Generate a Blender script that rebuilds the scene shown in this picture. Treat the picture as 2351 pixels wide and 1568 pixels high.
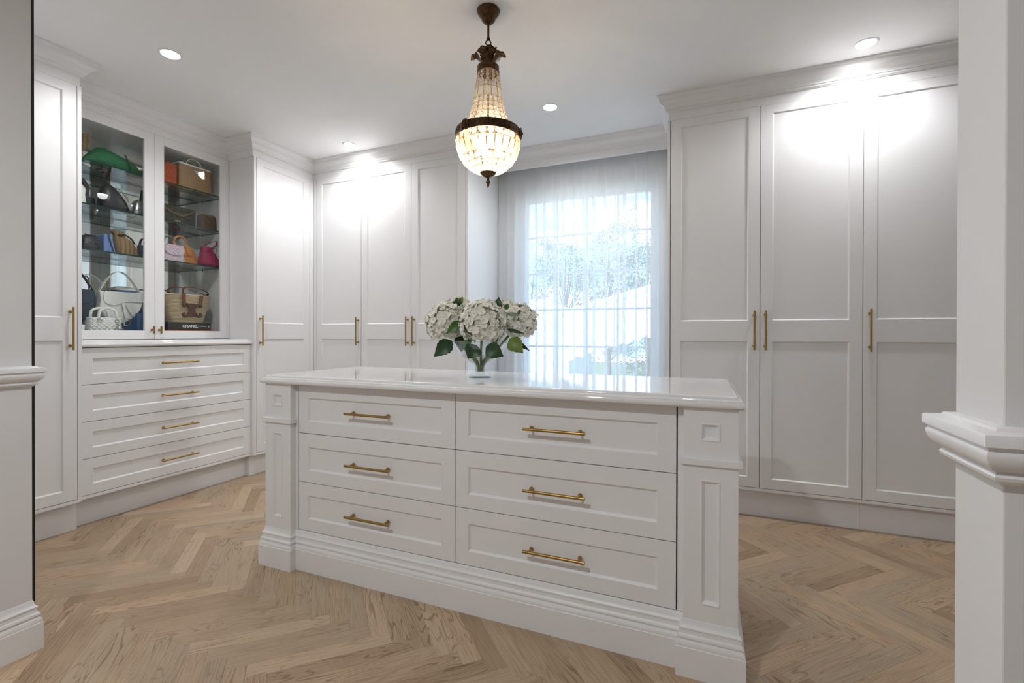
import bpy, bmesh, math, random
import numpy as np
from mathutils import Vector, Matrix

for o in list(bpy.data.objects):
    bpy.data.objects.remove(o)
random.seed(7)
scn = bpy.context.scene
col = scn.collection
PI = math.pi

# ------------------------------------------------------------------ camera
F, PITCH, YAW, ROLL, CAMH = 1071.07, .0043, -.3931, .0019, 1.134
fw = Vector((math.sin(YAW) * math.cos(PITCH), math.cos(YAW) * math.cos(PITCH), -math.sin(PITCH)))
rt0 = Vector((math.cos(YAW), -math.sin(YAW), 0))
up0 = rt0.cross(fw)
RT = rt0 * math.cos(ROLL) + up0 * math.sin(ROLL)
UP = -rt0 * math.sin(ROLL) + up0 * math.cos(ROLL)
FW = fw
cd = bpy.data.cameras.new('camera')
cam = bpy.data.objects.new('camera', cd)
col.objects.link(cam)
M = Matrix((RT, UP, -FW)).transposed().to_4x4()
M.translation = Vector((0, 0, CAMH))
cam.matrix_world = M
cd.sensor_fit = 'HORIZONTAL'
cd.sensor_width = 36
cd.lens = 36 * F / 2351
cd.shift_y = -10 / 2351
cd.clip_start = .02
cd.clip_end = 500
scn.camera = cam
ORG = Vector((0, 0, CAMH))


def ray(x, y):
    return FW + RT * ((x - 1175.5) / F) - UP * ((y - 774) / F)


def at(x, y, X=None, Y=None, Z=None):
    d = ray(x, y)
    t = X / d.x if X is not None else (Y / d.y if Y is not None else (Z - CAMH) / d.z)
    return ORG + d * t


def proj(p):
    d = Vector(p) - ORG
    w = d.dot(FW)
    if w < .05:
        return None
    return 1175.5 + F * d.dot(RT) / w, 774 - F * d.dot(UP) / w, w


# ------------------------------------------------------------------ world, exposure
vs = scn.view_settings
vs.view_transform = 'Standard'
vs.look = 'None'
vs.exposure = 2.98
vs.gamma = 1
vs.use_curve_mapping = False
DOWNLIGHT_W = 4.6

world = bpy.data.worlds.new('sky')
scn.world = world
world.use_nodes = True
wn, wl = world.node_tree.nodes, world.node_tree.links
for n in list(wn):
    wn.remove(n)
wo = wn.new('ShaderNodeOutputWorld')
bg = wn.new('ShaderNodeBackground')
bg.inputs[1].default_value = 1.0
geo = wn.new('ShaderNodeTexCoord')
mp = wn.new('ShaderNodeMapping')
mp.inputs['Scale'].default_value = (1, 1, 2.6)
nz = wn.new('ShaderNodeTexNoise')
nz.inputs['Scale'].default_value = 3.4
nz.inputs['Detail'].default_value = 7
nz.inputs['Roughness'].default_value = .55
cr = wn.new('ShaderNodeValToRGB')
cr.color_ramp.elements[0].position = .53
cr.color_ramp.elements[1].position = .62
sep = wn.new('ShaderNodeSeparateXYZ')
gr = wn.new('ShaderNodeValToRGB')
gr.color_ramp.elements[0].position = 0
gr.color_ramp.elements[0].color = (.28, .56, .88, 1)
gr.color_ramp.elements[1].position = .6
gr.color_ramp.elements[1].color = (.16, .43, .80, 1)
mx = wn.new('ShaderNodeMixRGB')
mx.inputs[2].default_value = (1.25, 1.27, 1.3, 1)
wl.new(geo.outputs['Generated'], mp.inputs[0])
wl.new(mp.outputs[0], nz.inputs[0])
mr_ = wn.new('ShaderNodeMapRange')
mr_.inputs['From Min'].default_value = .15
mr_.inputs['From Max'].default_value = .30
mr_.inputs['To Min'].default_value = .06
mr_.inputs['To Max'].default_value = -.10
adn = wn.new('ShaderNodeMath')
wl.new(nz.outputs['Fac'], adn.inputs[0])
wl.new(mr_.outputs[0], adn.inputs[1])
wl.new(adn.outputs[0], cr.inputs[0])
wl.new(geo.outputs['Generated'], sep.inputs[0])
wl.new(sep.outputs[2], gr.inputs[0])
wl.new(sep.outputs[2], mr_.inputs[0])
wl.new(cr.outputs[0], mx.inputs[0])
wl.new(gr.outputs[0], mx.inputs[1])
sc = wn.new('ShaderNodeVectorMath')
sc.operation = 'SCALE'
sc.inputs['Scale'].default_value = .60
wl.new(mx.outputs[0], sc.inputs[0])
wl.new(sc.outputs[0], bg.inputs[0])
wl.new(bg.outputs[0], wo.inputs[0])

sun_d = bpy.data.lights.new('sun_offscreen', 'SUN')
sun_d.energy = 2.2
sun_d.angle = .01
sun = bpy.data.objects.new('sun_offscreen', sun_d)
sun.rotation_euler = (math.radians(38), math.radians(-22), 0)   # from behind the house, onto the garden
col.objects.link(sun)

# ------------------------------------------------------------------ materials
MATS = {}


def principled(name, color, rough=.5, metal=0, spec=.5, **kw):
    m = bpy.data.materials.new(name)
    m.use_nodes = True
    b = m.node_tree.nodes['Principled BSDF']
    b.inputs['Base Color'].default_value = (*color, 1)
    b.inputs['Roughness'].default_value = rough
    b.inputs['Metallic'].default_value = metal
    b.inputs['Specular IOR Level'].default_value = spec
    for k, v in kw.items():
        b.inputs[k.replace('_', ' ')].default_value = v
    MATS[name] = m
    return m


def nodes_of(m):
    return m.node_tree.nodes, m.node_tree.links, m.node_tree.nodes['Principled BSDF']


def add_noise(m, scale, amt, bump=0, stretch=(1, 1, 1), coord='Object'):
    """slight tone mottling and relief over a base colour"""
    n, l, b = nodes_of(m)
    c = tuple(b.inputs['Base Color'].default_value)[:3]
    tc = n.new('ShaderNodeTexCoord')
    mp = n.new('ShaderNodeMapping')
    mp.inputs['Scale'].default_value = stretch
    nz = n.new('ShaderNodeTexNoise')
    nz.inputs['Scale'].default_value = scale
    nz.inputs['Detail'].default_value = 4
    l.new(tc.outputs[coord], mp.inputs[0])
    l.new(mp.outputs[0], nz.inputs[0])
    r = n.new('ShaderNodeValToRGB')
    r.color_ramp.elements[0].position = .3
    r.color_ramp.elements[1].position = .7
    r.color_ramp.elements[0].color = (*[max(0, x * (1 - amt)) for x in c], 1)
    r.color_ramp.elements[1].color = (*[min(1, x * (1 + amt)) for x in c], 1)
    l.new(nz.outputs['Fac'], r.inputs[0])
    l.new(r.outputs[0], b.inputs['Base Color'])
    if bump:
        bp = n.new('ShaderNodeBump')
        bp.inputs['Strength'].default_value = bump
        bp.inputs['Distance'].default_value = .002
        l.new(nz.outputs['Fac'], bp.inputs['Height'])
        l.new(bp.outputs[0], b.inputs['Normal'])
    return m


PAINT = add_noise(principled('satin_white_paint', (.86, .86, .865), .38), 3, .006)
WALLP = add_noise(principled('wall_paint', (.77, .77, .77), .6), 4, .01)
CEILP = add_noise(principled('ceiling_paint', (.92, .92, .925), .75), 4, .008)
STONE = add_noise(principled('white_stone', (.82, .82, .82), .055, spec=.55), 5, .012)
BRASS = principled('brushed_brass', (.40, .255, .085), .33, 1)
BRONZE = add_noise(principled('aged_bronze', (.085, .045, .018), .42, .75), 60, .5, .4)
BRASSW = principled('wire_brass', (.50, .33, .12), .35, 1)
BLACK = principled('black_plastic', (.006, .006, .006), .5)
CHROME = principled('nickel', (.55, .53, .48), .22, 1)
GOLD = principled('pale_gold', (.62, .48, .22), .25, 1)
MIRROR = principled('mirror_silver', (.86, .90, .89), .015, 1)
LENS = bpy.data.materials.new('lamp_lens')
LENS.use_nodes = True
LENS.node_tree.nodes['Principled BSDF'].inputs['Emission Color'].default_value = (1, .98, .95, 1)
LENS.node_tree.nodes['Principled BSDF'].inputs['Emission Strength'].default_value = 6
BULB = bpy.data.materials.new('warm_bulb')
BULB.use_nodes = True
BULB.node_tree.nodes['Principled BSDF'].inputs['Emission Color'].default_value = (1, .72, .38, 1)
BULB.node_tree.nodes['Principled BSDF'].inputs['Emission Strength'].default_value = 7


def thin_glass(name, tint, refl=.06, rough=0.0, extra=None, dshare=.5):
    """clear sheet: transparent with a Fresnel reflection"""
    m = bpy.data.materials.new(name)
    m.use_nodes = True
    n, l = m.node_tree.nodes, m.node_tree.links
    for q in list(n):
        n.remove(q)
    o = n.new('ShaderNodeOutputMaterial')
    t = n.new('ShaderNodeBsdfTransparent')
    t.inputs[0].default_value = (*tint, 1)
    g = n.new('ShaderNodeBsdfGlossy')
    g.inputs['Roughness'].default_value = rough
    lw = n.new('ShaderNodeLayerWeight')
    pw = n.new('ShaderNodeMath')
    pw.operation = 'POWER'
    pw.inputs[1].default_value = 5
    l.new(lw.outputs['Facing'], pw.inputs[0])
    ml = n.new('ShaderNodeMath')
    ml.operation = 'MULTIPLY_ADD'
    ml.inputs[1].default_value = .8 if refl else 0
    ml.inputs[2].default_value = refl
    ml.use_clamp = True
    l.new(pw.outputs[0], ml.inputs[0])
    mix = n.new('ShaderNodeMixShader')
    l.new(ml.outputs[0], mix.inputs[0])
    l.new(t.outputs[0], mix.inputs[1])
    l.new(g.outputs[0], mix.inputs[2])
    out = mix
    if extra:
        d = n.new('ShaderNodeBsdfTranslucent')
        d.inputs[0].default_value = (*extra[0], 1)
        df = n.new('ShaderNodeBsdfDiffuse')
        df.inputs[0].default_value = (*extra[0], 1)
        a = n.new('ShaderNodeMixShader')
        a.inputs[0].default_value = dshare
        l.new(d.outputs[0], a.inputs[1])
        l.new(df.outputs[0], a.inputs[2])
        m2 = n.new('ShaderNodeMixShader')
        m2.inputs[0].default_value = extra[1]
        l.new(mix.outputs[0], m2.inputs[1])
        l.new(a.outputs[0], m2.inputs[2])
        out = m2
    l.new(out.outputs[0], o.inputs[0])
    MATS[name] = m
    return m


PANE = thin_glass('clear_pane', (.985, .995, .99), .018)
SHELFG = thin_glass('shelf_glass', (.93, .97, .96), .03)
SHELFE = thin_glass('shelf_glass_edge', (.05, .16, .15), .05, extra=((.04, .14, .13), .5))
CRYSTAL = thin_glass('crystal', (.90, .88, .84), .30, .06, extra=((.97, .95, .91), .24))
SHEER = thin_glass('sheer_voile', (.98, .98, .98), .0, 1, extra=((.98, .98, .985), .66), dshare=.74)
VASEG = thin_glass('vase_glass', (.955, .968, .962), .10)
WATER = thin_glass('water', (.93, .93, .82), .05)

# oak plank
OAK = principled('oak_plank', (.44, .32, .21), .42)
n, l, b = nodes_of(OAK)
uv = n.new('ShaderNodeUVMap')
oi = n.new('ShaderNodeObjectInfo')
gi = n.new('ShaderNodeNewGeometry')
ad = n.new('ShaderNodeMath'); ad.operation = 'ADD'
l.new(oi.outputs['Random'], ad.inputs[0])
l.new(gi.outputs['Random Per Island'], ad.inputs[1])
fr_ = n.new('ShaderNodeMath'); fr_.operation = 'FRACT'
l.new(ad.outputs[0], fr_.inputs[0])
offs = n.new('ShaderNodeVectorMath'); offs.operation = 'SCALE'
offs.inputs[0].default_value = (37.3, 11.7, 91.0)
l.new(fr_.outputs[0], offs.inputs['Scale'])
va = n.new('ShaderNodeVectorMath')
l.new(uv.outputs[0], va.inputs[0])
l.new(offs.outputs[0], va.inputs[1])
m1 = n.new('ShaderNodeMapping'); m1.inputs['Scale'].default_value = (1.5, 13, 1)
m2 = n.new('ShaderNodeMapping'); m2.inputs['Scale'].default_value = (9, 260, 1)
l.new(va.outputs[0], m1.inputs[0]); l.new(va.outputs[0], m2.inputs[0])
wv = n.new('ShaderNodeTexNoise')
wv.inputs['Scale'].default_value = 1.3
wv.inputs['Detail'].default_value = 1.5
wv.inputs['Distortion'].default_value = .3
l.new(m1.outputs[0], wv.inputs[0])
mul = n.new('ShaderNodeMath'); mul.operation = 'MULTIPLY'; mul.inputs[1].default_value = 85
l.new(wv.outputs['Fac'], mul.inputs[0])
sn = n.new('ShaderNodeMath'); sn.operation = 'SINE'
l.new(mul.outputs[0], sn.inputs[0])
ringr = n.new('ShaderNodeValToRGB')
ringr.color_ramp.elements[0].position = .55
ringr.color_ramp.elements[1].position = 1.0
l.new(sn.outputs[0], ringr.inputs[0])
fine = n.new('ShaderNodeTexNoise')
fine.inputs['Scale'].default_value = 1
fine.inputs['Detail'].default_value = 3
l.new(m2.outputs[0], fine.inputs[0])
tone = n.new('ShaderNodeValToRGB')
e = tone.color_ramp.elements
e[0].position = 0; e[0].color = (.37, .26, .165, 1)
e[1].position = 1; e[1].color = (.57, .44, .305, 1)
q = e.new(.35); q.color = (.49, .365, .245, 1)
q = e.new(.65); q.color = (.44, .345, .24, 1)
q = e.new(.8); q.color = (.52, .37, .24, 1)
l.new(fr_.outputs[0], tone.inputs[0])
g1 = n.new('ShaderNodeMixRGB'); g1.blend_type = 'MULTIPLY'
g1.inputs[2].default_value = (.60, .51, .42, 1)
gm = n.new('ShaderNodeMath'); gm.operation = 'MULTIPLY'; gm.inputs[1].default_value = 1.0
ms = n.new('ShaderNodeMath'); ms.operation = 'MULTIPLY'
big = n.new('ShaderNodeTexNoise'); big.inputs['Scale'].default_value = 3
l.new(va.outputs[0], big.inputs[0])
bigr = n.new('ShaderNodeValToRGB')
bigr.color_ramp.elements[0].position = .42; bigr.color_ramp.elements[1].position = .62
l.new(big.outputs['Fac'], bigr.inputs[0])
l.new(ringr.outputs[0], ms.inputs[0]); l.new(bigr.outputs[0], ms.inputs[1])
l.new(ms.outputs[0], gm.inputs[0])
l.new(gm.outputs[0], g1.inputs[0]); l.new(tone.outputs[0], g1.inputs[1])
g2 = n.new('ShaderNodeMixRGB'); g2.blend_type = 'MULTIPLY'
g2.inputs[2].default_value = (.74, .68, .62, 1)
fr2 = n.new('ShaderNodeValToRGB')
fr2.color_ramp.elements[0].position = .45; fr2.color_ramp.elements[1].position = .75
l.new(fine.outputs['Fac'], fr2.inputs[0])
l.new(fr2.outputs[0], g2.inputs[0]); l.new(g1.outputs[0], g2.inputs[1])
l.new(g2.outputs[0], b.inputs['Base Color'])
bp = n.new('ShaderNodeBump'); bp.inputs['Strength'].default_value = .12; bp.inputs['Distance'].default_value = .001
bp.invert = True
l.new(fr2.outputs[0], bp.inputs['Height']); l.new(bp.outputs[0], b.inputs['Normal'])


def leather(name, c, rough=.45, bump=.25):
    return add_noise(principled(name, c, rough), 180, .03, bump)


def quilted(name, c, scale=55, rough=.42, chevron=False):
    m = principled(name, c, rough)
    n, l, b = nodes_of(m)
    tc = n.new('ShaderNodeTexCoord')
    outs = []
    for sgn in (1, -1):
        mp = n.new('ShaderNodeMapping')
        mp.inputs['Rotation'].default_value = (0, sgn * PI / 4, 0)
        w = n.new('ShaderNodeTexWave')
        w.inputs['Scale'].default_value = scale / 6.0
        w.bands_direction = 'X'
        l.new(tc.outputs['Object'], mp.inputs[0])
        l.new(mp.outputs[0], w.inputs[0])
        outs.append(w)
    mx = n.new('ShaderNodeMath'); mx.operation = 'MINIMUM'
    l.new(outs[0].outputs['Fac'], mx.inputs[0])
    if chevron:
        mx.inputs[1].default_value = 1
    else:
        l.new(outs[1].outputs['Fac'], mx.inputs[1])
    pw = n.new('ShaderNodeMath'); pw.operation = 'POWER'; pw.inputs[1].default_value = .4
    l.new(mx.outputs[0], pw.inputs[0])
    bp = n.new('ShaderNodeBump'); bp.inputs['Strength'].default_value = .8; bp.inputs['Distance'].default_value = .006
    l.new(pw.outputs[0], bp.inputs['Height'])
    l.new(bp.outputs[0], b.inputs['Normal'])
    return m


def woven(name, c1, c2, sx, sz, rough=.75):
    m = principled(name, c1, rough)
    n, l, b = nodes_of(m)
    tc = n.new('ShaderNodeTexCoord')
    ws = []
    for d, s in (('X', sx), ('Z', sz)):
        w = n.new('ShaderNodeTexWave')
        w.bands_direction = d
        w.inputs['Scale'].default_value = s
        w.inputs['Distortion'].default_value = .8
        w.inputs['Detail'].default_value = 1
        l.new(tc.outputs['Object'], w.inputs[0])
        ws.append(w)
    mu = n.new('ShaderNodeMath'); mu.operation = 'MULTIPLY'
    l.new(ws[0].outputs['Fac'], mu.inputs[0]); l.new(ws[1].outputs['Fac'], mu.inputs[1])
    r = n.new('ShaderNodeValToRGB')
    r.color_ramp.elements[0].color = (*c2, 1); r.color_ramp.elements[1].color = (*c1, 1)
    r.color_ramp.elements[1].position = .6
    l.new(mu.outputs[0], r.inputs[0]); l.new(r.outputs[0], b.inputs['Base Color'])
    bp = n.new('ShaderNodeBump'); bp.inputs['Strength'].default_value = .6; bp.inputs['Distance'].default_value = .003
    l.new(mu.outputs[0], bp.inputs['Height']); l.new(bp.outputs[0], b.inputs['Normal'])
    return m


# ------------------------------------------------------------------ mesh helpers
WL = {}


class MB:
    def __init__(s):
        s.v, s.f, s.mi, s.cur = [], [], [], 0

    def add(s, vs, fs):
        o = len(s.v)
        s.v += [tuple(p) for p in vs]
        s.f += [tuple(i + o for i in f) for f in fs]
        s.mi += [s.cur] * len(fs)
        return s

    def box(s, x0, x1, y0, y1, z0, z1):
        v = [(x, y, z) for z in (z0, z1) for y in (y0, y1) for x in (x0, x1)]
        return s.add(v, [(0, 2, 3, 1), (4, 5, 7, 6), (0, 1, 5, 4), (2, 6, 7, 3), (0, 4, 6, 2), (1, 3, 7, 5)])

    def tube(s, pts, r, n=8, closed=False, caps=True):
        pts = [Vector(p) for p in pts]
        N = len(pts)
        rs = r if isinstance(r, (list, tuple)) else [r] * N
        vs, fs = [], []
        prev = None
        for i, p in enumerate(pts):
            a = pts[(i - 1) % N] if (closed or i > 0) else p
            c = pts[(i + 1) % N] if (closed or i < N - 1) else p
            t = (c - a).normalized()
            if prev is None:
                h = Vector((0, 0, 1)) if abs(t.z) < .9 else Vector((1, 0, 0))
                nn = (h - t * h.dot(t)).normalized()
            else:
                nn = (prev - t * prev.dot(t)).normalized()
            prev = nn
            bb = t.cross(nn)
            for k in range(n):
                an = 2 * PI * k / n
                vs.append(p + (nn * math.cos(an) + bb * math.sin(an)) * rs[i])
        for i in range(N if closed else N - 1):
            j = (i + 1) % N
            for k in range(n):
                k2 = (k + 1) % n
                fs.append((i * n + k, i * n + k2, j * n + k2, j * n + k))
        if caps and not closed:
            fs.append(tuple(reversed(range(n))))
            fs.append(tuple((N - 1) * n + k for k in range(n)))
        return s.add(vs, fs)

    def strap(s, pts, w, t, side):
        """flat ribbon; side = width direction"""
        pts = [Vector(p) for p in pts]
        side = Vector(side).normalized()
        vs, fs = [], []
        N = len(pts)
        for i, p in enumerate(pts):
            a = pts[max(0, i - 1)]; c = pts[min(N - 1, i + 1)]
            tg = (c - a).normalized()
            sd = (side - tg * side.dot(tg)).normalized()
            nn = tg.cross(sd)
            ww = w[i] if isinstance(w, (list, tuple)) else w
            for a_, b_ in ((-1, -1), (1, -1), (1, 1), (-1, 1)):
                vs.append(p + sd * (a_ * ww / 2) + nn * (b_ * t / 2))
        for i in range(N - 1):
            for k in range(4):
                k2 = (k + 1) % 4
                fs.append((i * 4 + k, i * 4 + k2, (i + 1) * 4 + k2, (i + 1) * 4 + k))
        fs.append((3, 2, 1, 0))
        fs.append(tuple((N - 1) * 4 + k for k in range(4)))
        return s.add(vs, fs)

    def lathe(s, prof, c, n=32, closed=False):
        """profile [(r, z)] around vertical axis at c"""
        vs, fs = [], []
        P = len(prof)
        for r, z in prof:
            for k in range(n):
                a = 2 * PI * k / n
                vs.append((c[0] + r * math.cos(a), c[1] + r * math.sin(a), c[2] + z))
        for i in range(P if closed else P - 1):
            j = (i + 1) % P
            for k in range(n):
                k2 = (k + 1) % n
                fs.append((i * n + k, i * n + k2, j * n + k2, j * n + k))
        if not closed:
            if prof[0][0] > 1e-4:
                fs.append(tuple(reversed(range(n))))
            if prof[-1][0] > 1e-4:
                fs.append(tuple((P - 1) * n + k for k in range(n)))
        return s.add(vs, fs)

    def sweep(s, path, prof, closed=False, cap=False, pclosed=True):
        """plan path (x,y); profile (d,z), d to the right of travel, mitred"""
        N = len(path)
        P = len(prof)
        offs = []
        for i in range(N):
            p = Vector(path[i])
            dirs = []
            if closed or i > 0:
                dirs.append((p - Vector(path[(i - 1) % N])).normalized())
            if closed or i < N - 1:
                dirs.append((Vector(path[(i + 1) % N]) - p).normalized())
            ns = [Vector((d.y, -d.x)) for d in dirs]
            if len(ns) == 1:
                o = ns[0]
            else:
                o = (ns[0] + ns[1])
                o = o / (o.length_squared / 2) if o.length > 1e-6 else ns[0]
            offs.append(o)
        vs = [(path[i][0] + offs[i].x * d, path[i][1] + offs[i].y * d, z) for i in range(N) for d, z in prof]
        fs = []
        for i in range(N if closed else N - 1):
            j = (i + 1) % N
            for k in range(P if pclosed else P - 1):
                k2 = (k + 1) % P
                fs.append((i * P + k, j * P + k, j * P + k2, i * P + k2))
        if not closed and pclosed:
            fs.append(tuple(range(P)))
            fs.append(tuple((N - 1) * P + k for k in reversed(range(P))))
        if cap:
            fs.append(tuple(i * P for i in range(N)))
            fs.append(tuple(i * P + P - 1 for i in reversed(range(N))))
        return s.add(vs, fs)

    def loft(s, secs, n=28):
        """sections (z, hx, hy, cx, cy, power): superellipses"""
        vs, fs = [], []
        for z, hx, hy, cx, cy, pw in secs:
            for k in range(n):
                a = 2 * PI * k / n
                ca, sa = math.cos(a), math.sin(a)
                x = math.copysign(abs(ca) ** (2 / pw), ca) * hx
                y = math.copysign(abs(sa) ** (2 / pw), sa) * hy
                vs.append((cx + x, cy + y, z))
        N = len(secs)
        for i in range(N - 1):
            for k in range(n):
                k2 = (k + 1) % n
                fs.append((i * n + k, i * n + k2, (i + 1) * n + k2, (i + 1) * n + k))
        fs.append(tuple(reversed(range(n))))
        fs.append(tuple((N - 1) * n + k for k in range(n)))
        return s.add(vs, fs)

    def ball(s, c, r, nu=12, nv=8, sc=(1, 1, 1)):
        vs = [(c[0], c[1], c[2] - r * sc[2])]
        for j in range(1, nv):
            th = PI * j / nv
            for k in range(nu):
                a = 2 * PI * k / nu
                vs.append((c[0] + r * sc[0] * math.sin(th) * math.cos(a), c[1] + r * sc[1] * math.sin(th) * math.sin(a), c[2] - r * sc[2] * math.cos(th)))
        vs.append((c[0], c[1], c[2] + r * sc[2]))
        fs = [(0, 1 + (k + 1) % nu, 1 + k) for k in range(nu)]
        for j in range(nv - 2):
            for k in range(nu):
                k2 = (k + 1) % nu
                fs.append((1 + j * nu + k, 1 + j * nu + k2, 1 + (j + 1) * nu + k2, 1 + (j + 1) * nu + k))
        L = len(vs) - 1
        fs += [(L, 1 + (nv - 2) * nu + k, 1 + (nv - 2) * nu + (k + 1) % nu) for k in range(nu)]
        return s.add(vs, fs)

    def poly(s, pts, thick, axis_o, ux, uz, nrm):
        """extruded outline: pts (u,w) on plane through axis_o"""
        ux, uz, nrm, o = Vector(ux), Vector(uz), Vector(nrm), Vector(axis_o)
        N = len(pts)
        vs = [o + ux * a + uz * b for a, b in pts] + [o + ux * a + uz * b + nrm * thick for a, b in pts]
        fs = [tuple(reversed(range(N))), tuple(range(N, 2 * N))]
        fs += [(i, (i + 1) % N, N + (i + 1) % N, N + i) for i in range(N)]
        return s.add(vs, fs)

    def torus(s, c, R, r, axis, n=14, m=6, sc=(1, 1)):
        ax = Vector(axis).normalized()
        h = Vector((0, 0, 1)) if abs(ax.z) < .9 else Vector((1, 0, 0))
        u = (h - ax * h.dot(ax)).normalized()
        w = ax.cross(u)
        pts = [Vector(c) + u * (R * sc[0] * math.cos(2 * PI * k / n)) + w * (R * sc[1] * math.sin(2 * PI * k / n)) for k in range(n)]
        return s.tube(pts, r, m, closed=True)

    def build(s, name, mat, parent=None, world=False, smooth=False, bevel=0, loc=None, rotz=0):
        off = Vector((0, 0, 0))
        if world:
            off = WL[parent] if parent is not None else (Vector(loc) if loc is not None else off)
        me = bpy.data.meshes.new(name)
        me.from_pydata([tuple(Vector(p) - off) for p in s.v], [], s.f)
        bm = bmesh.new()
        bm.from_mesh(me)
        bmesh.ops.recalc_face_normals(bm, faces=bm.faces)
        bm.to_mesh(me)
        bm.free()
        mats = mat if isinstance(mat, (list, tuple)) else [mat]
        for m in mats:
            me.materials.append(m)
        if len(mats) > 1:
            me.polygons.foreach_set('material_index', s.mi)
        if smooth:
            me.polygons.foreach_set('use_smooth', [True] * len(me.polygons))
            if smooth != 'all':
                me.set_sharp_from_angle(angle=math.radians(38))
        o = bpy.data.objects.new(name, me)
        col.objects.link(o)
        if parent is not None:
            o.parent = parent
            WL[o] = WL[parent]
        else:
            if loc is not None:
                o.location = loc
                o.rotation_euler = (0, 0, rotz)
            WL[o] = Vector(loc) if loc is not None else Vector((0, 0, 0))
        if bevel:
            md = o.modifiers.new('bevel', 'BEVEL')
            md.width = bevel
            md.segments = 2
            md.limit_method = 'ANGLE'
            md.angle_limit = math.radians(40)
        return o


def tag(o, label, cat, group=None):
    o['label'] = label
    o['category'] = cat
    if group:
        o['group'] = group
    return o


def thing(name, label, cat, loc=(0, 0, 0), rotz=0, group=None):
    o = bpy.data.objects.new(name, None)
    o.empty_display_size = .05
    col.objects.link(o)
    o.location = loc
    o.rotation_euler = (0, 0, rotz)
    WL[o] = Vector(loc)
    return tag(o, label, cat, group)


def struct(o):
    o['kind'] = 'structure'
    return o


def linspace(a, b, n):
    return [a + (b - a) * i / (n - 1) for i in range(n)]


def arc(c, r, a0, a1, n, ax=(1, 0, 0), az=(0, 0, 1), sx=1, sz=1):
    c, ax, az = Vector(c), Vector(ax), Vector(az)
    return [c + ax * (r * sx * math.cos(a)) + az * (r * sz * math.sin(a)) for a in linspace(a0, a1, n)]


def bez(p, n=16):
    """Catmull-Rom through points"""
    p = [Vector(q) for q in p]
    out = []
    for i in range(len(p) - 1):
        a, b_, c, d = p[max(0, i - 1)], p[i], p[i + 1], p[min(len(p) - 1, i + 2)]
        for k in range(n):
            t = k / n
            out.append(.5 * ((2 * b_) + (c - a) * t + (2 * a - 5 * b_ + 4 * c - d) * t * t + (3 * b_ - a - 3 * c + d) * t ** 3))
    out.append(p[-1])
    return out


# ------------------------------------------------------------------ room geometry numbers (metres)
ZC = 2.704
XL, XD, XG, XW = -3.32, -3.354, -3.6056, -3.95
YB, YW = 3.257, 3.95
XR = 2.35
Y1E, Y2 = 1.5345, 2.6455
XB3, XR0 = -1.728, -.2355
HX0, HX1 = -2.231, .345         # hall side wall face, right jamb face
HY = .885

# ------------------------------------------------------------------ floor: herringbone oak
floor = struct(MB().box(XW, XR, -2.3, YW + .15, -.10, -.014).build('floor', principled('subfloor', (.05, .04, .03), .9)))
PL, PW_ = .4755, .0695
pm = bpy.data.meshes.new('plank')
bmp = bmesh.new()
g = .00012
hx, hy, ch = PL / 2 - g, PW_ / 2 - g, .0004
tv = []
for z, i_ in ((-.0135, 0), (-ch, 0), (0, ch)):
    tv.append([bmp.verts.new((sx * (hx - i_), sy * (hy - i_), z)) for sx, sy in ((-1, -1), (1, -1), (1, 1), (-1, 1))])
for a_ in range(2):
    for k in range(4):
        bmp.faces.new((tv[a_][k], tv[a_][(k + 1) % 4], tv[a_ + 1][(k + 1) % 4], tv[a_ + 1][k]))
bmp.faces.new(tv[2])
bmp.faces.new(tv[0][::-1])
uvl = bmp.loops.layers.uv.new('UVMap')
for f_ in bmp.faces:
    for lp in f_.loops:
        lp[uvl].uv = (lp.vert.co.x, lp.vert.co.y)
bmp.to_mesh(pm)
bmp.free()
pm.materials.append(OAK)
X0, Y0 = -1.8906, 1.078
s2 = math.sqrt(.5)


def p2w(a, b):
    return X0 + (a + b) * s2, Y0 + (b - a) * s2


cand = []
for c_ in range(-6, 7):
    for i in range(-70, 71):
        ox, oy = i * PW_ + c_ * PL, i * PW_ - c_ * PL
        for kind in (0, 1):
            if kind == 0:
                cx_, cy_ = ox + PL / 2, oy + PW_ / 2
            else:
                cx_, cy_ = ox + PW_ / 2, oy + PW_ + PL / 2
            wx, wy = p2w(cx_, cy_)
            if XW + .3 < wx < XR - .2 and -2.0 < wy < YW - .25:
                cand.append((wx, wy, -PI / 4 if kind == 0 else PI / 4))


def hidden(x, y):
    if -1.90 < x < -.03 and 1.78 < y < 2.24:
        return True
    return x < -3.75 or y > 3.65


vis, rest = [], []
for x, y, a in cand:
    if hidden(x, y):
        continue
    cs = []
    for sx, sy in ((-1, -1), (1, -1), (1, 1), (-1, 1)):
        lx, ly = sx * PL / 2, sy * PW_ / 2
        cs.append(proj((x + lx * math.cos(a) - ly * math.sin(a), y + lx * math.sin(a) + ly * math.cos(a), 0)))
    if any(c is None for c in cs):
        rest.append((x, y, a)); continue
    ar = abs(sum(cs[i][0] * cs[(i + 1) % 4][1] - cs[(i + 1) % 4][0] * cs[i][1] for i in range(4))) / 2
    inside = sum(0 < c[0] < 2240 and c[1] < 1568 for c in cs)
    # hidden by the foreground walls or the island
    mid = proj((x, y, 0))
    blocked = (mid[0] > 2200 or (700 < mid[0] < 1690 and y > 2.35) or (mid[0] < 1690 and x > -1.6 and y > 2.4))
    if inside and not blocked:
        vis.append((ar, x, y, a))
    else:
        rest.append((x, y, a))
vis.sort(reverse=True)
for k, (ar, x, y, a) in enumerate(vis):
    if k >= 300:
        rest.append((x, y, a)); continue
    o = bpy.data.objects.new('plank', pm)
    col.objects.link(o)
    o.location = (x, y, 0)
    o.rotation_euler = (0, 0, a)
    o.parent = floor
print('planks visible', len(vis), 'rest', len(rest))
bmr = bmesh.new()
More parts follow.
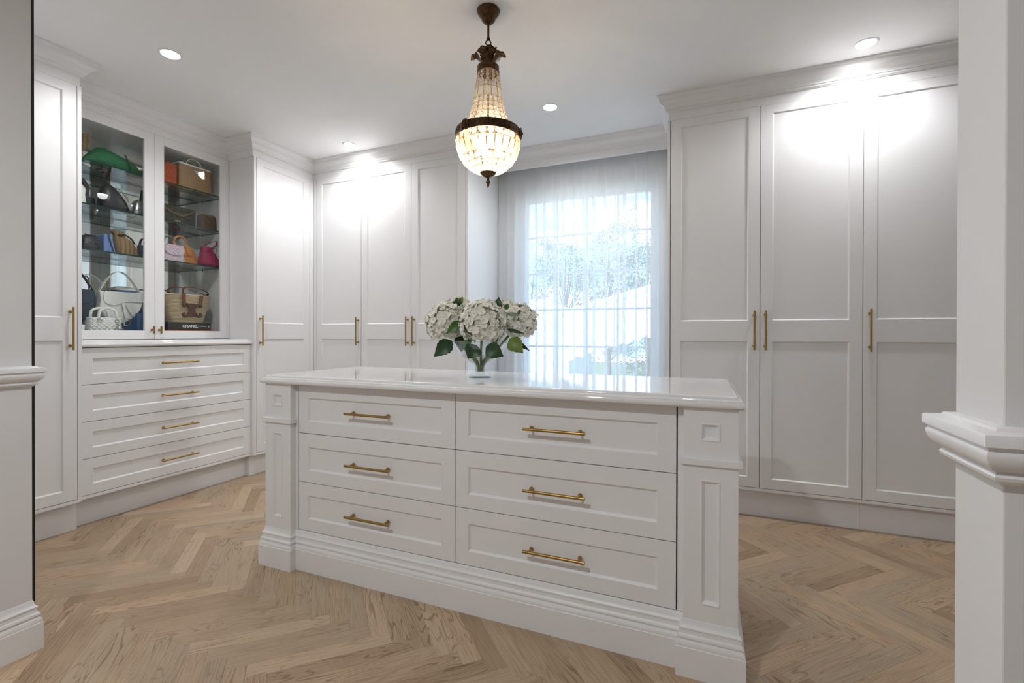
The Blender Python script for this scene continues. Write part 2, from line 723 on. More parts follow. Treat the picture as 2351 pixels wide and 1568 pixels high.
uvl = bmr.loops.layers.uv.new('UVMap')
for x, y, a in rest:
    ca, sa = math.cos(a), math.sin(a)
    tv = []
    for z, i_ in ((-.0135, 0), (-ch, 0), (0, ch)):
        tv.append([(sx * (hx - i_), sy * (hy - i_), z) for sx, sy in ((-1, -1), (1, -1), (1, 1), (-1, 1))])
    vv = [[bmr.verts.new((x + px * ca - py * sa, y + px * sa + py * ca, pz)) for px, py, pz in t] for t in tv]
    quads = [((1, k), (1, (k + 1) % 4), (2, (k + 1) % 4), (2, k)) for k in range(4)] + [((2, 0), (2, 1), (2, 2), (2, 3))]
    for qd in quads:
        f_ = bmr.faces.new([vv[i][j] for i, j in qd])
        for lp, (i, j) in zip(f_.loops, qd):
            lp[uvl].uv = tv[i][j][:2]
mr = bpy.data.meshes.new('plank_field')
bmr.to_mesh(mr)
bmr.free()
mr.materials.append(OAK)
o = bpy.data.objects.new('plank_field', mr)
col.objects.link(o)
o.parent = floor
o['kind'] = 'stuff'

# ------------------------------------------------------------------ shell
struct(MB().box(XW - .15, XR + .15, -2.45, YW + .2, ZC, ZC + .15).build('ceiling', CEILP))
struct(MB().box(XW - .15, XW, .7, YW + .2, -.1, ZC).build('wall_left', WALLP))
wb = MB()
WX0, WX1, WZ0, WZ1 = -1.53, -.377, .42, 2.36
wb.box(XW, WX0, YW, YW + .2, -.1, ZC).box(WX1, XR, YW, YW + .2, -.1, ZC)
wb.box(WX0, WX1, YW, YW + .2, WZ1, ZC).box(WX0, WX1, YW, YW + .2, -.1, WZ0)
struct(wb.build('wall_back', WALLP))
struct(MB().box(XR, XR + .15, -2.3, YW + .2, -.1, ZC).build('wall_right', WALLP))
struct(MB().box(HX0 - .12, HX0, -2.3, HY, -.1, ZC).build('wall_entry_left', WALLP))
struct(MB().box(XW, HX0 - .12, .765, HY, -.1, ZC).build('wall_front_left', WALLP))
struct(MB().box(HX1, XR, .775, .896, -.1, ZC).build('wall_entry_right', WALLP, bevel=.002))
struct(MB().box(HX0 - .12, XR, -2.45, -2.3, -.1, ZC).build('wall_hall', WALLP))
# black edge seal on the end of the hall wall
struct(MB().box(HX0 - .012, HX0 - .002, HY, HY + .009, .17, ZC).build('trim_1', BLACK))

RAIL = [(0, 1.021), (.010, 1.0195), (.013, 1.016), (.0285, 1.0135), (.0295, 1.012), (.0295, .9985), (.0245, .9965), (.0245, .993), (.0265, .990),
        (.0262, .984), (.0235, .976), (.018, .969), (.0105, .9645), (.0125, .963), (.014, .959), (.0125, .9545), (.0085, .952), (.0055, .950), (.0035, .9475), (0, .9465)]
RAILC = RAIL + [(-.004, .9465), (-.004, 1.021)]
struct(MB().sweep([(HX0, -2.3), (HX0, HY), (HX0 - .12, HY)], RAILC).build('trim_2', PAINT, smooth=True))
struct(MB().sweep([(XR, .896), (HX1, .896), (HX1, .775), (XR, .775)], RAILC).build('trim_3', PAINT, smooth=True))
SKIRT = [(.0225, 0), (.0225, .1035), (.0205, .1055), (.0208, .113), (.0185, .121), (.0135, .128), (.0125, .1305), (.0165, .132), (.0172, .1365), (.0150, .1425),
         (.0105, .1465), (.0095, .156), (.0093, .161), (.0118, .1635), (.0115, .168), (.0075, .1725), (.0035, .179), (.0028, .190), (0, .1955)]
SKC = SKIRT + [(-.004, .1955), (-.004, 0)]
struct(MB().sweep([(HX0, -2.3), (HX0, HY), (HX0 - .12, HY)], [(d, z * .92) for d, z in SKC]).build('baseboard_left', PAINT, smooth=True))
struct(MB().sweep([(XR, .896), (HX1, .896), (HX1, .775), (XR, .775)], [(d, z * .92) for d, z in SKC]).build('baseboard_right', PAINT, smooth=True))

# cornice with frieze: one run around cabinets and window pelmet
CROWN = [(.070, 0), (.070, -.009), (.0645, -.0115), (.0615, -.018), (.0585, -.0215), (.0575, -.0235), (.0575, -.030), (.0555, -.040), (.0500, -.0485), (.0420, -.0545),
         (.0330, -.0595), (.0265, -.0655), (.0225, -.0735), (.0210, -.0830), (.0165, -.0835), (.0150, -.0865), (.0150, -.0935), (.0105, -.0945), (.0060, -.0995), (-.0005, -.1005), (-.0005, -.1500), (-.030, -.1500), (-.030, 0)]
crown_path = [(XL, .885), (XL, 1.527), (XG, 1.527), (XG, 2.633), (XL, 2.633), (XL, YB), (XB3, YB), (XB3, 3.71), (XR0 + .006, 3.71), (XR0 + .006, YB), (XR, YB)]
struct(MB().sweep(crown_path, [(d, ZC + z) for d, z in CROWN]).build('trim_4', PAINT, smooth=True))


# ------------------------------------------------------------------ cabinet parts
def shaker(mb, Mp, u0, u1, z0, z1, t, panels, dep=.008, cham=.0065, bead=0):
    """front with recessed, bevelled panels; Mp(u,z,d) -> world, d outward"""
    pu0, pu1 = panels[0][0], panels[0][1]
    us = [u0, pu0, pu1, u1]
    zs = [z0] + [q for p in panels for q in p[2:]] + [z1]
    idx = {}

    def V(u, z, d):
        k = (round(u, 5), round(z, 5), round(d, 5))
        if k not in idx:
            idx[k] = len(vs)
            vs.append(Mp(u, z, d))
        return idx[k]
    vs, fs = [], []
    for i in range(len(zs) - 1):
        for j in range(3):
            a, b_, c, d = us[j], us[j + 1], zs[i], zs[i + 1]
            if j == 1 and i % 2 == 1:
                rings = [(0, 0)]
                if bead:
                    rings += [(.001, bead), (.0045, bead), (.0055, 0)]
                i0 = rings[-1][0]
                rings += [(i0 + cham, -dep)]
                for (ia, da), (ib, db) in zip(rings[:-1], rings[1:]):
                    A = [(a + ia, c + ia), (b_ - ia, c + ia), (b_ - ia, d - ia), (a + ia, d - ia)]
                    B = [(a + ib, c + ib), (b_ - ib, c + ib), (b_ - ib, d - ib), (a + ib, d - ib)]
                    for k in range(4):
                        k2 = (k + 1) % 4
                        fs.append((V(*A[k], da), V(*A[k2], da), V(*B[k2], db), V(*B[k], db)))
                fs.append(tuple(V(*q, -dep) for q in B))
            else:
                fs.append((V(a, c, 0), V(b_, c, 0), V(b_, d, 0), V(a, d, 0)))
    # sides and back
    for i in range(len(zs) - 1):
        fs.append((V(u0, zs[i], 0), V(u0, zs[i + 1], 0), V(u0, zs[i + 1], -t), V(u0, zs[i], -t)))
        fs.append((V(u1, zs[i], 0), V(u1, zs[i + 1], 0), V(u1, zs[i + 1], -t), V(u1, zs[i], -t)))
        fs.append((V(u0, zs[i], -t), V(u1, zs[i], -t), V(u1, zs[i + 1], -t), V(u0, zs[i + 1], -t)))
    for zz in (z0, z1):
        for j in range(3):
            if j == 0:
                pass
        fs.append((V(us[0], zz, 0), V(us[1], zz, 0), V(us[2], zz, 0), V(us[3], zz, 0), V(u1, zz, -t), V(u0, zz, -t)))
    mb.add(vs, fs)
    return mb


def bar_handle(Mp, u, z, parent, vertical, length=.2435, post=.193, r=.0058, out=.033):
    mb = MB()
    h = length / 2
    if vertical:
        mb.tube([Mp(u, z - h, out), Mp(u, z + h, out)], r, 12)
        ps = [(u, z - post / 2), (u, z + post / 2)]
    else:
        mb.tube([Mp(u - h, z, out), Mp(u + h, z, out)], r, 12)
        ps = [(u - post / 2, z), (u + post / 2, z)]
    for a, b_ in ps:
        mb.tube([Mp(a, b_, .0), Mp(a, b_, .0035), Mp(a, b_, .0036), Mp(a, b_, .009), Mp(a, b_, out)], [.0085, .0085, .0078, .0048, .0048], 12)
    return mb.build('handle', BRASS, parent, world=True, smooth=True)


ML = lambda X: (lambda u, z, d: (X + d, u, z))
MK = lambda Y: (lambda u, z, d: (u, Y - d, z))
DZ0, DZ1 = .1877, 2.553
DPAN = lambda u0, u1: [(u0, u1, .2495, 1.098), (u0, u1, 1.2275, 2.4995)]
DT = .020
GAP = .0030


def tall_door(parent, Mp, u0, u1, handle_u, stile=.0655):
    mb = shaker(MB(), Mp, u0 + GAP / 2, u1 - GAP / 2, DZ0 + .0015, DZ1, DT, DPAN(u0 + stile, u1 - stile))
    d = mb.build('door', PAINT, parent, world=True, bevel=.0008)
    if handle_u is not None:
        bar_handle(Mp, handle_u, 1.166, d, True)
    return d


# --- left run: tall wardrobe beside the entry
t = thing('wardrobe', 'tall white wardrobe with one panelled door between the entry wall and the handbag display', 'wardrobe', (-3.63, 1.22, 0))
MB().box(XW + .002, XL - DT - .035, .898, Y1E - .02, .168, 2.556).build('carcass', PAINT, t, world=True)
MB().box(XW + .002, XL, Y1E - .0195, Y1E, .168, 2.556).build('side_panel', PAINT, t, world=True, bevel=.001)
MB().box(XL - DT - .003, XL, .898, Y1E - .0195, .168, .1860).build('base_rail', PAINT, t, world=True, bevel=.0008)
MB().box(XW + .002, -3.3757, .898, Y1E - .0005, 0, .168).build('kickboard', PAINT, t, world=True, bevel=.001)
tall_door(t, ML(XL), .975, 1.5135, 1.480)
MB().box(XL - DT, XL, .898, .973, .1875, 2.553).build('filler', PAINT, t, world=True, bevel=.0008)

# --- drawer bank under the display
t = thing('drawer_cabinet', 'low white cabinet of four wide drawers below the glass handbag display', 'drawers', (-3.63, 2.09, 0))
MB().box(XW + .002, XD - DT - .035, Y1E + .001, Y2 - .001, .168, 1.0555).build('carcass', PAINT, t, world=True)
MB().box(XD - DT - .004, XD, Y1E + .001, Y2 - .001, .168, .1860).build('base_rail', PAINT, t, world=True, bevel=.0008)
MB().box(XW + .002, -3.4198, Y1E + .0005, Y2 - .0005, 0, .168).build('kickboard', PAINT, t, world=True, bevel=.001)
zs = [1.0545, .837, .6195, .402, DZ0]
for a, b_ in zip(zs[:-1], zs[1:]):
    mb = shaker(MB(), ML(XD), Y1E + .003, Y2 - .003, b_ + GAP / 2, a - GAP / 2, DT, [(1.601, 2.582, b_ + .0605, a - .0625)], cham=.007)
    d = mb.build('drawer', PAINT, t, world=True, bevel=.0008)
    bar_handle(ML(XD), 2.0868, (a + b_) / 2 - .0005, d, False)

SLAB = [(-.0095, .0412), (-.0055, .0402), (-.0015, .0372), (.0000, .0325), (.0005, .0302), (.0045, .0300), (.0100, .0282), (.0125, .0245), (.0128, .0218), (.0150, .0214), (.0175, .0190), (.0188, .0130), (.0180, .0065), (.0150, .0020), (.0105, .0000), (-.03, 0)]
cs = MB()
CX_ = -3.357
cs.sweep([(CX_, Y1E + .0015), (CX_, Y2 - .0015)], [(d, 1.0575 + z) for d, z in SLAB] + [(XW + .003 - CX_, 1.0575), (XW + .003 - CX_, 1.0575 + .0412)])
tag(cs.build('stone_counter', STONE, smooth=True, world=True, loc=(-3.63, 2.09, 1.0575)), 'white stone counter with moulded edge lying on the four wide drawers', 'counter')

# --- glass display cabinet
t = thing('display_cabinet', 'white cabinet with two glazed doors and a mirror back holding handbags', 'cabinet', (-3.76, 2.09, 1.0987))
IX = XG - .022
mb = MB()
mb.box(XW + .002, IX, Y1E + .001, Y1E + .019, 1.0989, 2.556).box(XW + .002, IX, Y2 - .019, Y2 - .001, 1.0989, 2.556)
mb.box(XW + .002, IX, Y1E + .019, Y2 - .019, 2.512, 2.556).box(XW + .002, IX, Y1E + .019, Y2 - .019, 1.0989, 1.118)
mb.build('carcass', PAINT, t, world=True, bevel=.001)
MB().box(XW + .0025, XW + .008, Y1E + .0195, 2.545, 1.1185, 2.5115).build('mirror_panel', MIRROR, t, world=True)
MB().box(XW + .0025, XW + .008, 2.5475, Y2 - .0195, 1.1185, 2.5115).build('mirror_panel', MIRROR, t, world=True)
SZ = [2.252, 1.971, 1.681]
for z in SZ:
    mb = MB()
    x0_, x1_, y0_, y1_ = XW + .012, IX - .012, Y1E + .021, Y2 - .021
    mb.add([(x, y, zz) for zz in (z - .010, z) for y in (y0_, y1_) for x in (x0_, x1_)], [(0, 2, 3, 1), (4, 5, 7, 6)])
    mb.cur = 1
    mb.add([(x, y, zz) for zz in (z - .010, z) for y in (y0_, y1_) for x in (x0_, x1_)], [(0, 1, 5, 4), (2, 6, 7, 3), (0, 4, 6, 2), (1, 3, 7, 5)])
    mb.build('glass_shelf', [SHELFG, SHELFE], t, world=True)
    for y in (Y1E + .0192, Y2 - .0232):
        for x in (IX - .05, XW + .05):
            MB().box(x - .006, x + .006, y, y + .004, z - .018, z - .0102).build('shelf_pin', CHROME, t, world=True)
for y0_, y1_, g0, g1_, ku in ((Y1E + .003, 2.0848, 1.600, 2.0212, 2.0665), (2.0872, Y2 - .0045, 2.1484, 2.5698, 2.1135)):
    z0_, z1_, gz0, gz1 = 1.1025, 2.553, 1.1605, 2.4925
    mb = MB()
    mb.box(XG - .020, XG, y0_, g0, z0_, z1_).box(XG - .020, XG, g1_, y1_, z0_, z1_)
    mb.box(XG - .020, XG, g0, g1_, z0_, gz0).box(XG - .020, XG, g0, g1_, gz1, z1_)
    d = mb.build('door', PAINT, t, world=True, bevel=.001)
    MB().box(XG - .012, XG - .008, g0 + .0003, g1_ - .0003, gz0 + .0003, gz1 - .0003).build('pane', PANE, d, world=True)
    kb = MB()
    kb.tube([ML(XG)(ku, 1.166 - .026, .026), ML(XG)(ku, 1.166 + .026, .026)], .0062, 12)
    kb.tube([ML(XG)(ku, 1.166, 0), ML(XG)(ku, 1.166, .004), ML(XG)(ku, 1.166, .0045), ML(XG)(ku, 1.166, .026)], [.0085, .0085, .005, .005], 12)
    kb.build('knob', BRASS, d, world=True, smooth=True)
for z in (2.36, 1.80, 1.20):
    MB().box(XG - .075, XG - .024, Y2 - .034, Y2 - .0195, z - .008, z + .008).build('hinge', BLACK, t, world=True, bevel=.001)

# --- corner wardrobe of the left run
t = thing('wardrobe', 'narrow tall white wardrobe in the corner beside the handbag display', 'wardrobe', (-3.63, 2.95, 0))
MB().box(XW + .002, XL, Y2, Y2 + .0195, .168, 2.556).build('side_panel', PAINT, t, world=True, bevel=.001)
MB().box(XW + .002, XL - DT - .035, Y2 + .02, YB, .168, 2.556).build('carcass', PAINT, t, world=True)
MB().box(XL - DT - .003, XL, Y2 + .0195, YB, .168, .1860).build('base_rail', PAINT, t, world=True, bevel=.0008)
MB().box(XW + .002, -3.3757, Y2, YB, 0, .168).build('kickboard', PAINT, t, world=True, bevel=.001)
tall_door(t, ML(XL), 2.667, 3.2105, 2.6975)
MB().box(XL - DT, XL - .001, 3.2125, YB - .0005, .1875, 2.553).build('filler', PAINT, t, world=True)

# --- back run
t = thing('wardrobe', 'tall white single-door wardrobe on the back wall, in the corner', 'wardrobe', (-3.03, 3.6, 0))
MB().box(XL + .002, -2.7785, YB + DT + .035, YW - .002, .168, 2.556).build('carcass', PAINT, t, world=True)
MB().box(XL + .002, -2.7785, YB, YB + DT + .003, .168, .1860).build('base_rail', PAINT, t, world=True, bevel=.0008)
MB().box(XL + .002, -2.7785, YB + .050, YW - .002, 0, .168).build('kickboard', PAINT, t, world=True)
MB().box(XL + .001, -3.291, YB, YB + DT, .1875, 2.553).build('filler', PAINT, t, world=True)
tall_door(t, MK(YB), -3.2895, -2.7775, -2.8072)
t = thing('wardrobe', 'tall white two-door wardrobe on the back wall beside the sheer curtain', 'wardrobe', (-2.25, 3.6, 0))
MB().box(-2.7775, XB3 - .0195, YB + DT + .035, YW - .002, .168, 2.556).build('carcass', PAINT, t, world=True)
MB().box(XB3 - .019, XB3, YB, YW - .002, .168, 2.556).build('side_panel', PAINT, t, world=True, bevel=.001)
MB().box(-2.7775, XB3 - .019, YB, YB + DT + .003, .168, .1860).build('base_rail', PAINT, t, world=True, bevel=.0008)
MB().box(-2.7775, XB3 - .005, YB + .050, YW - .002, 0, .168).build('kickboard', PAINT, t, world=True)
tall_door(t, MK(YB), -2.7765, -2.2585, -2.2893)
tall_door(t, MK(YB), -2.2585, XB3 - .0200, -2.2265)

# --- right run
t = thing('wardrobe', 'tall white two-door wardrobe to the right of the window recess, paired brass handles', 'wardrobe', (.3, 3.6, 0))
MB().box(XR0 + .0195, .8365, YB + DT + .035, YW - .002, .168, 2.556).build('carcass', PAINT, t, world=True)
MB().box(XR0, XR0 + .0165, YB - .0005, YW - .002, .168, 2.556).build('side_panel', PAINT, t, world=True, bevel=.001)
MB().box(XR0 + .0195, .8365, YB, YB + DT + .003, .168, .1860).build('base_rail', PAINT, t, world=True, bevel=.0008)
MB().box(XR0 + .003, .8365, YB + .045, YW - .002, 0, .168).build('kickboard', PAINT, t, world=True)
tall_door(t, MK(YB), XR0 + .0195, .3115, .2785)
tall_door(t, MK(YB), .3115, .8375, .3400)
t = thing('wardrobe', 'tall white wardrobe at the end of the run, partly behind the entry wall', 'wardrobe', (1.4, 3.6, 0))
MB().box(.8375, 1.90, YB + DT + .035, YW - .002, .168, 2.556).build('carcass', PAINT, t, world=True)
MB().box(.8375, 1.90, YB, YB + DT + .003, .168, .1860).build('base_rail', PAINT, t, world=True, bevel=.0008)
MB().box(.8375, 1.90, YB + .045, YW - .002, 0, .168).build('kickboard', PAINT, t, world=True)
tall_door(t, MK(YB), .8375, 1.3635, .8690)
tall_door(t, MK(YB), 1.3635, 1.8895, 1.859)

# ------------------------------------------------------------------ island
IXA, IXB, IYF, IYD, IYK = -2.0162, .1004, 1.669, 1.7005, 2.345
PLX1, PRX0 = -1.849, -.067
ITOP = .894
t = thing('island_dresser', 'white freestanding island of six drawers with panelled pilasters on the oak floor', 'island', (-.958, 2.0, 0))
MB().box(PLX1 + .018, PRX0 - .023, IYD + .060, IYK - .02, .05, ITOP - .0005).build('carcass', PAINT, t, world=True)
MB().box(IXA + .002, IXB - .002, IYK - .02, IYK, .05, ITOP - .0005).build('back_panel', PAINT, t, world=True)
for xa, xb in ((PLX1, -1.8335), (-.0868, PRX0)):
    MB().box(xa, xb, IYD, IYD + .05, .1865, ITOP - .0005).build('filler', PAINT, t, world=True, bevel=.0006)
for xa, xb, pa, pb in ((IXA, PLX1, -1.9641, -1.9039), (PRX0, IXB, -.0133, .0470)):
    mb = shaker(MB(), MK(IYF), xa, xb, .05, ITOP - .0005, IYK - .021 - IYF, [(pa, pb, .2405, .6555), (pa, pb, .784, .8437)], dep=.008, cham=.0085, bead=.0022)
    p = mb.build('pilaster', PAINT, t, world=True, bevel=.0008)
    BAND = [(0, .7275), (.0100, .7265), (.0110, .7255), (.0110, .7055), (.0100, .7045), (0, .7035), (-.002, .7035), (-.002, .7275)]
    if xa < -1:
        bpth = [(xa, IYK - .025), (xa, IYF), (xb, IYF), (xb, IYD - .0005)]
    else:
        bpth = [(xa, IYD - .0005), (xa, IYF), (xb, IYF), (xb, IYK - .025)]
    MB().sweep(bpth, BAND).build('band', PAINT, p, world=True)
ipath = [(IXA, IYF), (PLX1, IYF), (PLX1, IYD), (PRX0, IYD), (PRX0, IYF), (IXB, IYF), (IXB, IYK), (IXA, IYK)]
MB().sweep(ipath, [(d, z * .945 if z > .001 else 0) for d, z in SKIRT] + [(-.01, .1845), (-.01, 0)], closed=True).build('plinth', PAINT, t, world=True, smooth=True)
zs = [ITOP - .001, .6572, .4203, .1862]
for (xa, xb, pa, pb) in ((-1.8310, -.9604, -1.7695, -1.0250), (-.9604, -.0901, -.8990, -.1530)):
    for a, b_ in zip(zs[:-1], zs[1:]):
        pz0 = b_ + .0585
        mb = shaker(MB(), MK(IYD), xa + .0015, xb - .0015, b_ + .0015, a - .0015, .02, [(pa, pb, pz0, pz0 + .113)], cham=.0075)
        d = mb.build('drawer', PAINT, t, world=True, bevel=.0008)
        bar_handle(MK(IYD), (xa + xb) / 2, pz0 + .0585, d, False)
sl = MB()
sp = [(IXA, IYF), (IXB, IYF), (IXB, IYK), (IXA, IYK)]
sl.sweep(sp, [(d, ITOP + z) for d, z in SLAB], closed=True, cap=True, pclosed=False)
sb = sl.build('worktop', STONE, t, world=True, smooth=True)
for p_ in list(sb.data.polygons)[-2:]:
    p_.use_smooth = False
sb['label'] = 'polished white stone top with moulded edge'

# ------------------------------------------------------------------ window, curtain
w = struct(MB().box(WX0, WX1, YW + .001, YW + .10, WZ0, WZ0 + .03).build('window_1', PAINT))
fr = MB()
fy0, fy1 = YW + .03, YW + .075
gx0, gx1, gz0, gz1 = -1.487, -.418, .47, 2.322
fr.box(WX0, gx0, fy0, fy1, WZ0, WZ1).box(gx1, WX1, fy0, fy1, WZ0, WZ1).box(gx0, gx1, fy0, fy1, gz1, WZ1).box(gx0, gx1, fy0, fy1, WZ0 + .03, gz0)
fr.build('window_frame', PAINT, w, world=True, bevel=.002)
vx = [gx0 + (gx1 - gx0) * k / 4 for k in range(5)]
hz = [gz1 - k * .3265 + (.018 if k else 0) for k in range(6)] + [gz0]
hz[0] = gz1
for x in vx[1:-1]:
    MB().box(x - .009, x + .009, fy0 + .008, fy1 - .008, gz0, gz1).build('muntin', PAINT, w, world=True)
for z in hz[1:-1]:
    MB().box(gx0, gx1, fy0 + .009, fy1 - .009, z - .009, z + .009).build('muntin', PAINT, w, world=True)
pane_me = None
for i in range(4):
    for j in range(6):
        MB().box(vx[i] + .0085, vx[i + 1] - .0085, YW + .050, YW + .054, hz[j + 1] + .0085, hz[j] - .0085).build('pane', PANE, w, world=True)
# architrave around the window opening
mb = MB()
for a, b_, c, d in ((WX0 - .075, WX0, WZ0 - .05, WZ1 + .075), (WX1, WX1 + .075, WZ0 - .05, WZ1 + .075), (WX0, WX1, WZ1, WZ1 + .075), (WX0, WX1, WZ0 - .05, WZ0)):
    mb.box(a, b_, YW - .018, YW - .0005, c, d)
mb.build('architrave', PAINT, w, world=True, bevel=.003)

CTY = 3.845
ct = thing('sheer_curtain', 'floor-length white sheer curtain with pinch pleats across the window', 'curtain', (-.98, CTY, 0))
cu = MB()
npl, cx0, cx1 = 17, -1.722, -.262
pitch = (cx1 - cx0) / npl
rows = [2.600, 2.585, 2.545, 2.50, 2.44, 2.3, 2.0, 1.6, 1.2, .8, .4, .015]
rng = random.Random(3)
jit = [(rng.uniform(-.012, .012), rng.uniform(.82, 1.18), rng.uniform(-.018, .018)) for _ in range(npl + 1)]
NS = 30
vs_, fs_ = [], []
NT = npl * NS + 1
for ri, z in enumerate(rows):
    f = min(1, max(0, (2.60 - z) / .5))
    for i in range(NT):
        tt = i / NS
        k = min(npl - 1, int(tt))
        ph = tt - k
        # smooth per-pleat jitter
        j0, j1 = jit[k], jit[k + 1]
        ww = .5 - .5 * math.cos(PI * ph)
        jx = (j0[0] + (j1[0] - j0[0]) * ww) + (j0[2] + (j1[2] - j0[2]) * ww) * f * (.3 + .7 * (2.6 - z) / 2.6)
        am = j0[1] + (j1[1] - j0[1]) * ww
        kx = (2.6 - .55 * f) * am
        x = cx0 + pitch * (tt - kx * math.sin(2 * PI * tt) / (2 * PI)) + jx
        y = CTY + (.012 + .020 * f) * am * math.cos(2 * PI * tt) + .004 * math.sin(7 * tt + z)
        x = min(max(x, cx0 - .002), cx1 + .01)
        vs_.append((x, y, z))
for r_ in range(len(rows) - 1):
    for i in range(NT - 1):
        a = r_ * NT + i
        fs_.append((a, a + 1, a + NT + 1, a + NT))
cu.add(vs_, fs_).build('voile', SHEER, ct, world=True, smooth='all')
tr = MB().box(cx0, -.225, CTY - .012, CTY + .012, 2.621, 2.642).build('curtain_track', PAINT, world=True, loc=(-.98, CTY, 2.62))
tag(tr, 'slim white track hidden behind the window pelmet, carrying the sheer curtain', 'track')
# ceiling batten above the track
struct(MB().box(XB3, XR0, 3.74, YW, 2.643, ZC).build('trim_5', PAINT))

# ------------------------------------------------------------------ downlights
def downlight(x, y, label, group=None, watts=DOWNLIGHT_W):
    t = thing('downlight', label, 'light', (x, y, ZC), 0, group)
    MB().lathe([(.0445, -.0005), (.046, -.0035), (.052, -.0042), (.0565, -.0025), (.0575, -.0003), (.0445, -.0003)], (x, y, ZC), 32).build('trim_ring', PAINT, t, world=True, smooth=True)
    MB().lathe([(.0, -.0008), (.0442, -.0008), (.0442, -.0003), (.0, -.0003)], (x, y, ZC), 32).build('lens', LENS, t, world=True)
    ld = bpy.data.lights.new('downlight_lamp', 'SPOT')
    ld.energy = watts
    ld.spot_size = math.radians(165)
    ld.spot_blend = .7
    ld.shadow_soft_size = .045
    ld.color = (.975, .985, 1)
    lo = bpy.data.objects.new('downlight_lamp', ld)
    col.objects.link(lo)
    lo.parent = t
    lo.location = (0, 0, -.012)
    return t


downlight(-2.7727, 1.6848, 'round recessed ceiling downlight near the handbag display')
downlight(-2.7209, 3.0478, 'round recessed ceiling downlight by the corner of the back wardrobes')
downlight(-.9933, 3.0725, 'round recessed ceiling downlight in front of the curtained window')
downlight(.7908, 3.0486, 'round recessed ceiling downlight above the right wardrobes')

# hall ceiling lamp behind the camera: it throws the shadow of the worktop edge and handles down the island front
hl = bpy.data.lights.new('hall_lamp_offscreen', 'SPOT')
hl.energy = 18
hl.spot_size = math.radians(165)
hl.spot_blend = .7
hl.shadow_soft_size = .06
hl.color = (.975, .985, 1)
hlo = bpy.data.objects.new('hall_lamp_offscreen', hl)
hlo.location = (-.98, -.55, ZC - .012)
col.objects.link(hlo)

# ------------------------------------------------------------------ chandelier
CH = Vector((-.975, 2.045, 0))
t = thing('chandelier', 'crystal basket chandelier with bronze bands hanging above the island', 'chandelier', (CH.x, CH.y, ZC))
P = lambda z: (CH.x, CH.y, z)
MB().lathe([(.0, 2.7035), (.053, 2.7035), (.0555, 2.699), (.054, 2.694), (.050, 2.690), (.046, 2.680), (.036, 2.674), (.0345, 2.668), (.032, 2.655), (.024, 2.645), (.013, 2.639), (.0075, 2.636), (.0, 2.636)], (CH.x, CH.y, 0), 36).build('canopy', BRONZE, t, world=True, smooth=True)
MB().lathe([(0, 2.637), (.0055, 2.637), (.0055, 2.572), (.009, 2.570), (.009, 2.562), (.004, 2.559), (0, 2.559)], (CH.x, CH.y, 0), 16).build('rod', BRONZE, t, world=True, smooth=True)
mb = MB()
mb.torus(P(2.547), .0125, .0028, (RT.x, RT.y, 0) and (-FW.x, -FW.y, 0), 20, 8)
mb.torus(P(2.526), .0125, .0026, (RT.x, RT.y, 0), 20, 8, (1.1, .6))
mb.tube([P(2.516), P(2.43)], .0045, 10)
mb.build('hanging_ring', BRONZE, t, world=True, smooth=True)
# acanthus leaves
for k in range(8):
    a = 2 * PI * k / 8 + .25
    ca, sa = math.cos(a), math.sin(a)
    ctr = [(.024, 2.434, .015), (.029, 2.450, .021), (.037, 2.466, .027), (.049, 2.480, .030), (.064, 2.486, .026), (.077, 2.482, .016), (.086, 2.474, .004)]
    if k % 2:
        ctr = [(r * .66, 2.434 + (z - 2.434) * 1.45, w_ * .7) for r, z, w_ in ctr]
    vs_, fs_ = [], []
    for i, (r, z, w_) in enumerate(ctr):
        for q in (-1, -.55, 0, .55, 1):
            jag = (1.5 if i % 2 else .72) if abs(q) == 1 else 1
            lift = .006 * (1 - abs(q)) - .004 * abs(q)
            for th in (0, 1):
                vs_.append((CH.x + (r - .002 * th) * ca - q * w_ * jag * sa, CH.y + (r - .002 * th) * sa + q * w_ * jag * ca, z - lift - .0022 * th))
    for i in range(len(ctr) - 1):
        for j in range(4):
            for th in (0, 1):
                A = i * 10 + j * 2 + th
                fs_.append((A, A + 2, A + 12, A + 10))
        for j in (0, 4):
            A = i * 10 + j * 2
            fs_.append((A, A + 1, A + 11, A + 10))
    MB().add(vs_, fs_).build('leaf', BRONZE, t, world=True, smooth=True)
MB().lathe([(.0, 2.438), (.030, 2.438), (.047, 2.434), (.0525, 2.430), (.0515, 2.427), (.0525, 2.424), (.0525, 2.406), (.054, 2.404), (.054, 2.399), (.050, 2.398), (.050, 2.402), (.0, 2.402)], (CH.x, CH.y, 0), 36).build('top_band', BRONZE, t, world=True, smooth=True)


def prof_at(prof, z):
    for (z0, r0), (z1, r1) in zip(prof[:-1], prof[1:]):
        if z0 >= z >= z1:
            return r0 + (r1 - r0) * (z0 - z) / (z0 - z1)
    return prof[-1][1]


CONE = [(2.399, .0505), (2.34, .059), (2.28, .068), (2.234, .0775), (2.195, .0865), (2.165, .0965), (2.14, .111), (2.118, .134)]
BOWL = [(2.081, .1535), (2.06, .1535), (2.03, .1495), (1.992, .136), (1.96, .113), (1.938, .087), (1.922, .054), (1.917, .036)]
cone_rows_up = [2.399, 2.379, 2.357, 2.335, 2.313, 2.262]
cone_rows_lo = [2.262, 2.2345, 2.209, 2.184, 2.160, 2.138, 2.118]
bowl_rows = [2.081, 2.049, 1.982, 1.955, 1.9345, 1.917]
wires = MB()


def ringw(z, r):
    wires.tube([(CH.x + r * math.cos(2 * PI * k / 40), CH.y + r * math.sin(2 * PI * k / 40), z) for k in range(40)], .0011, 5, closed=True)


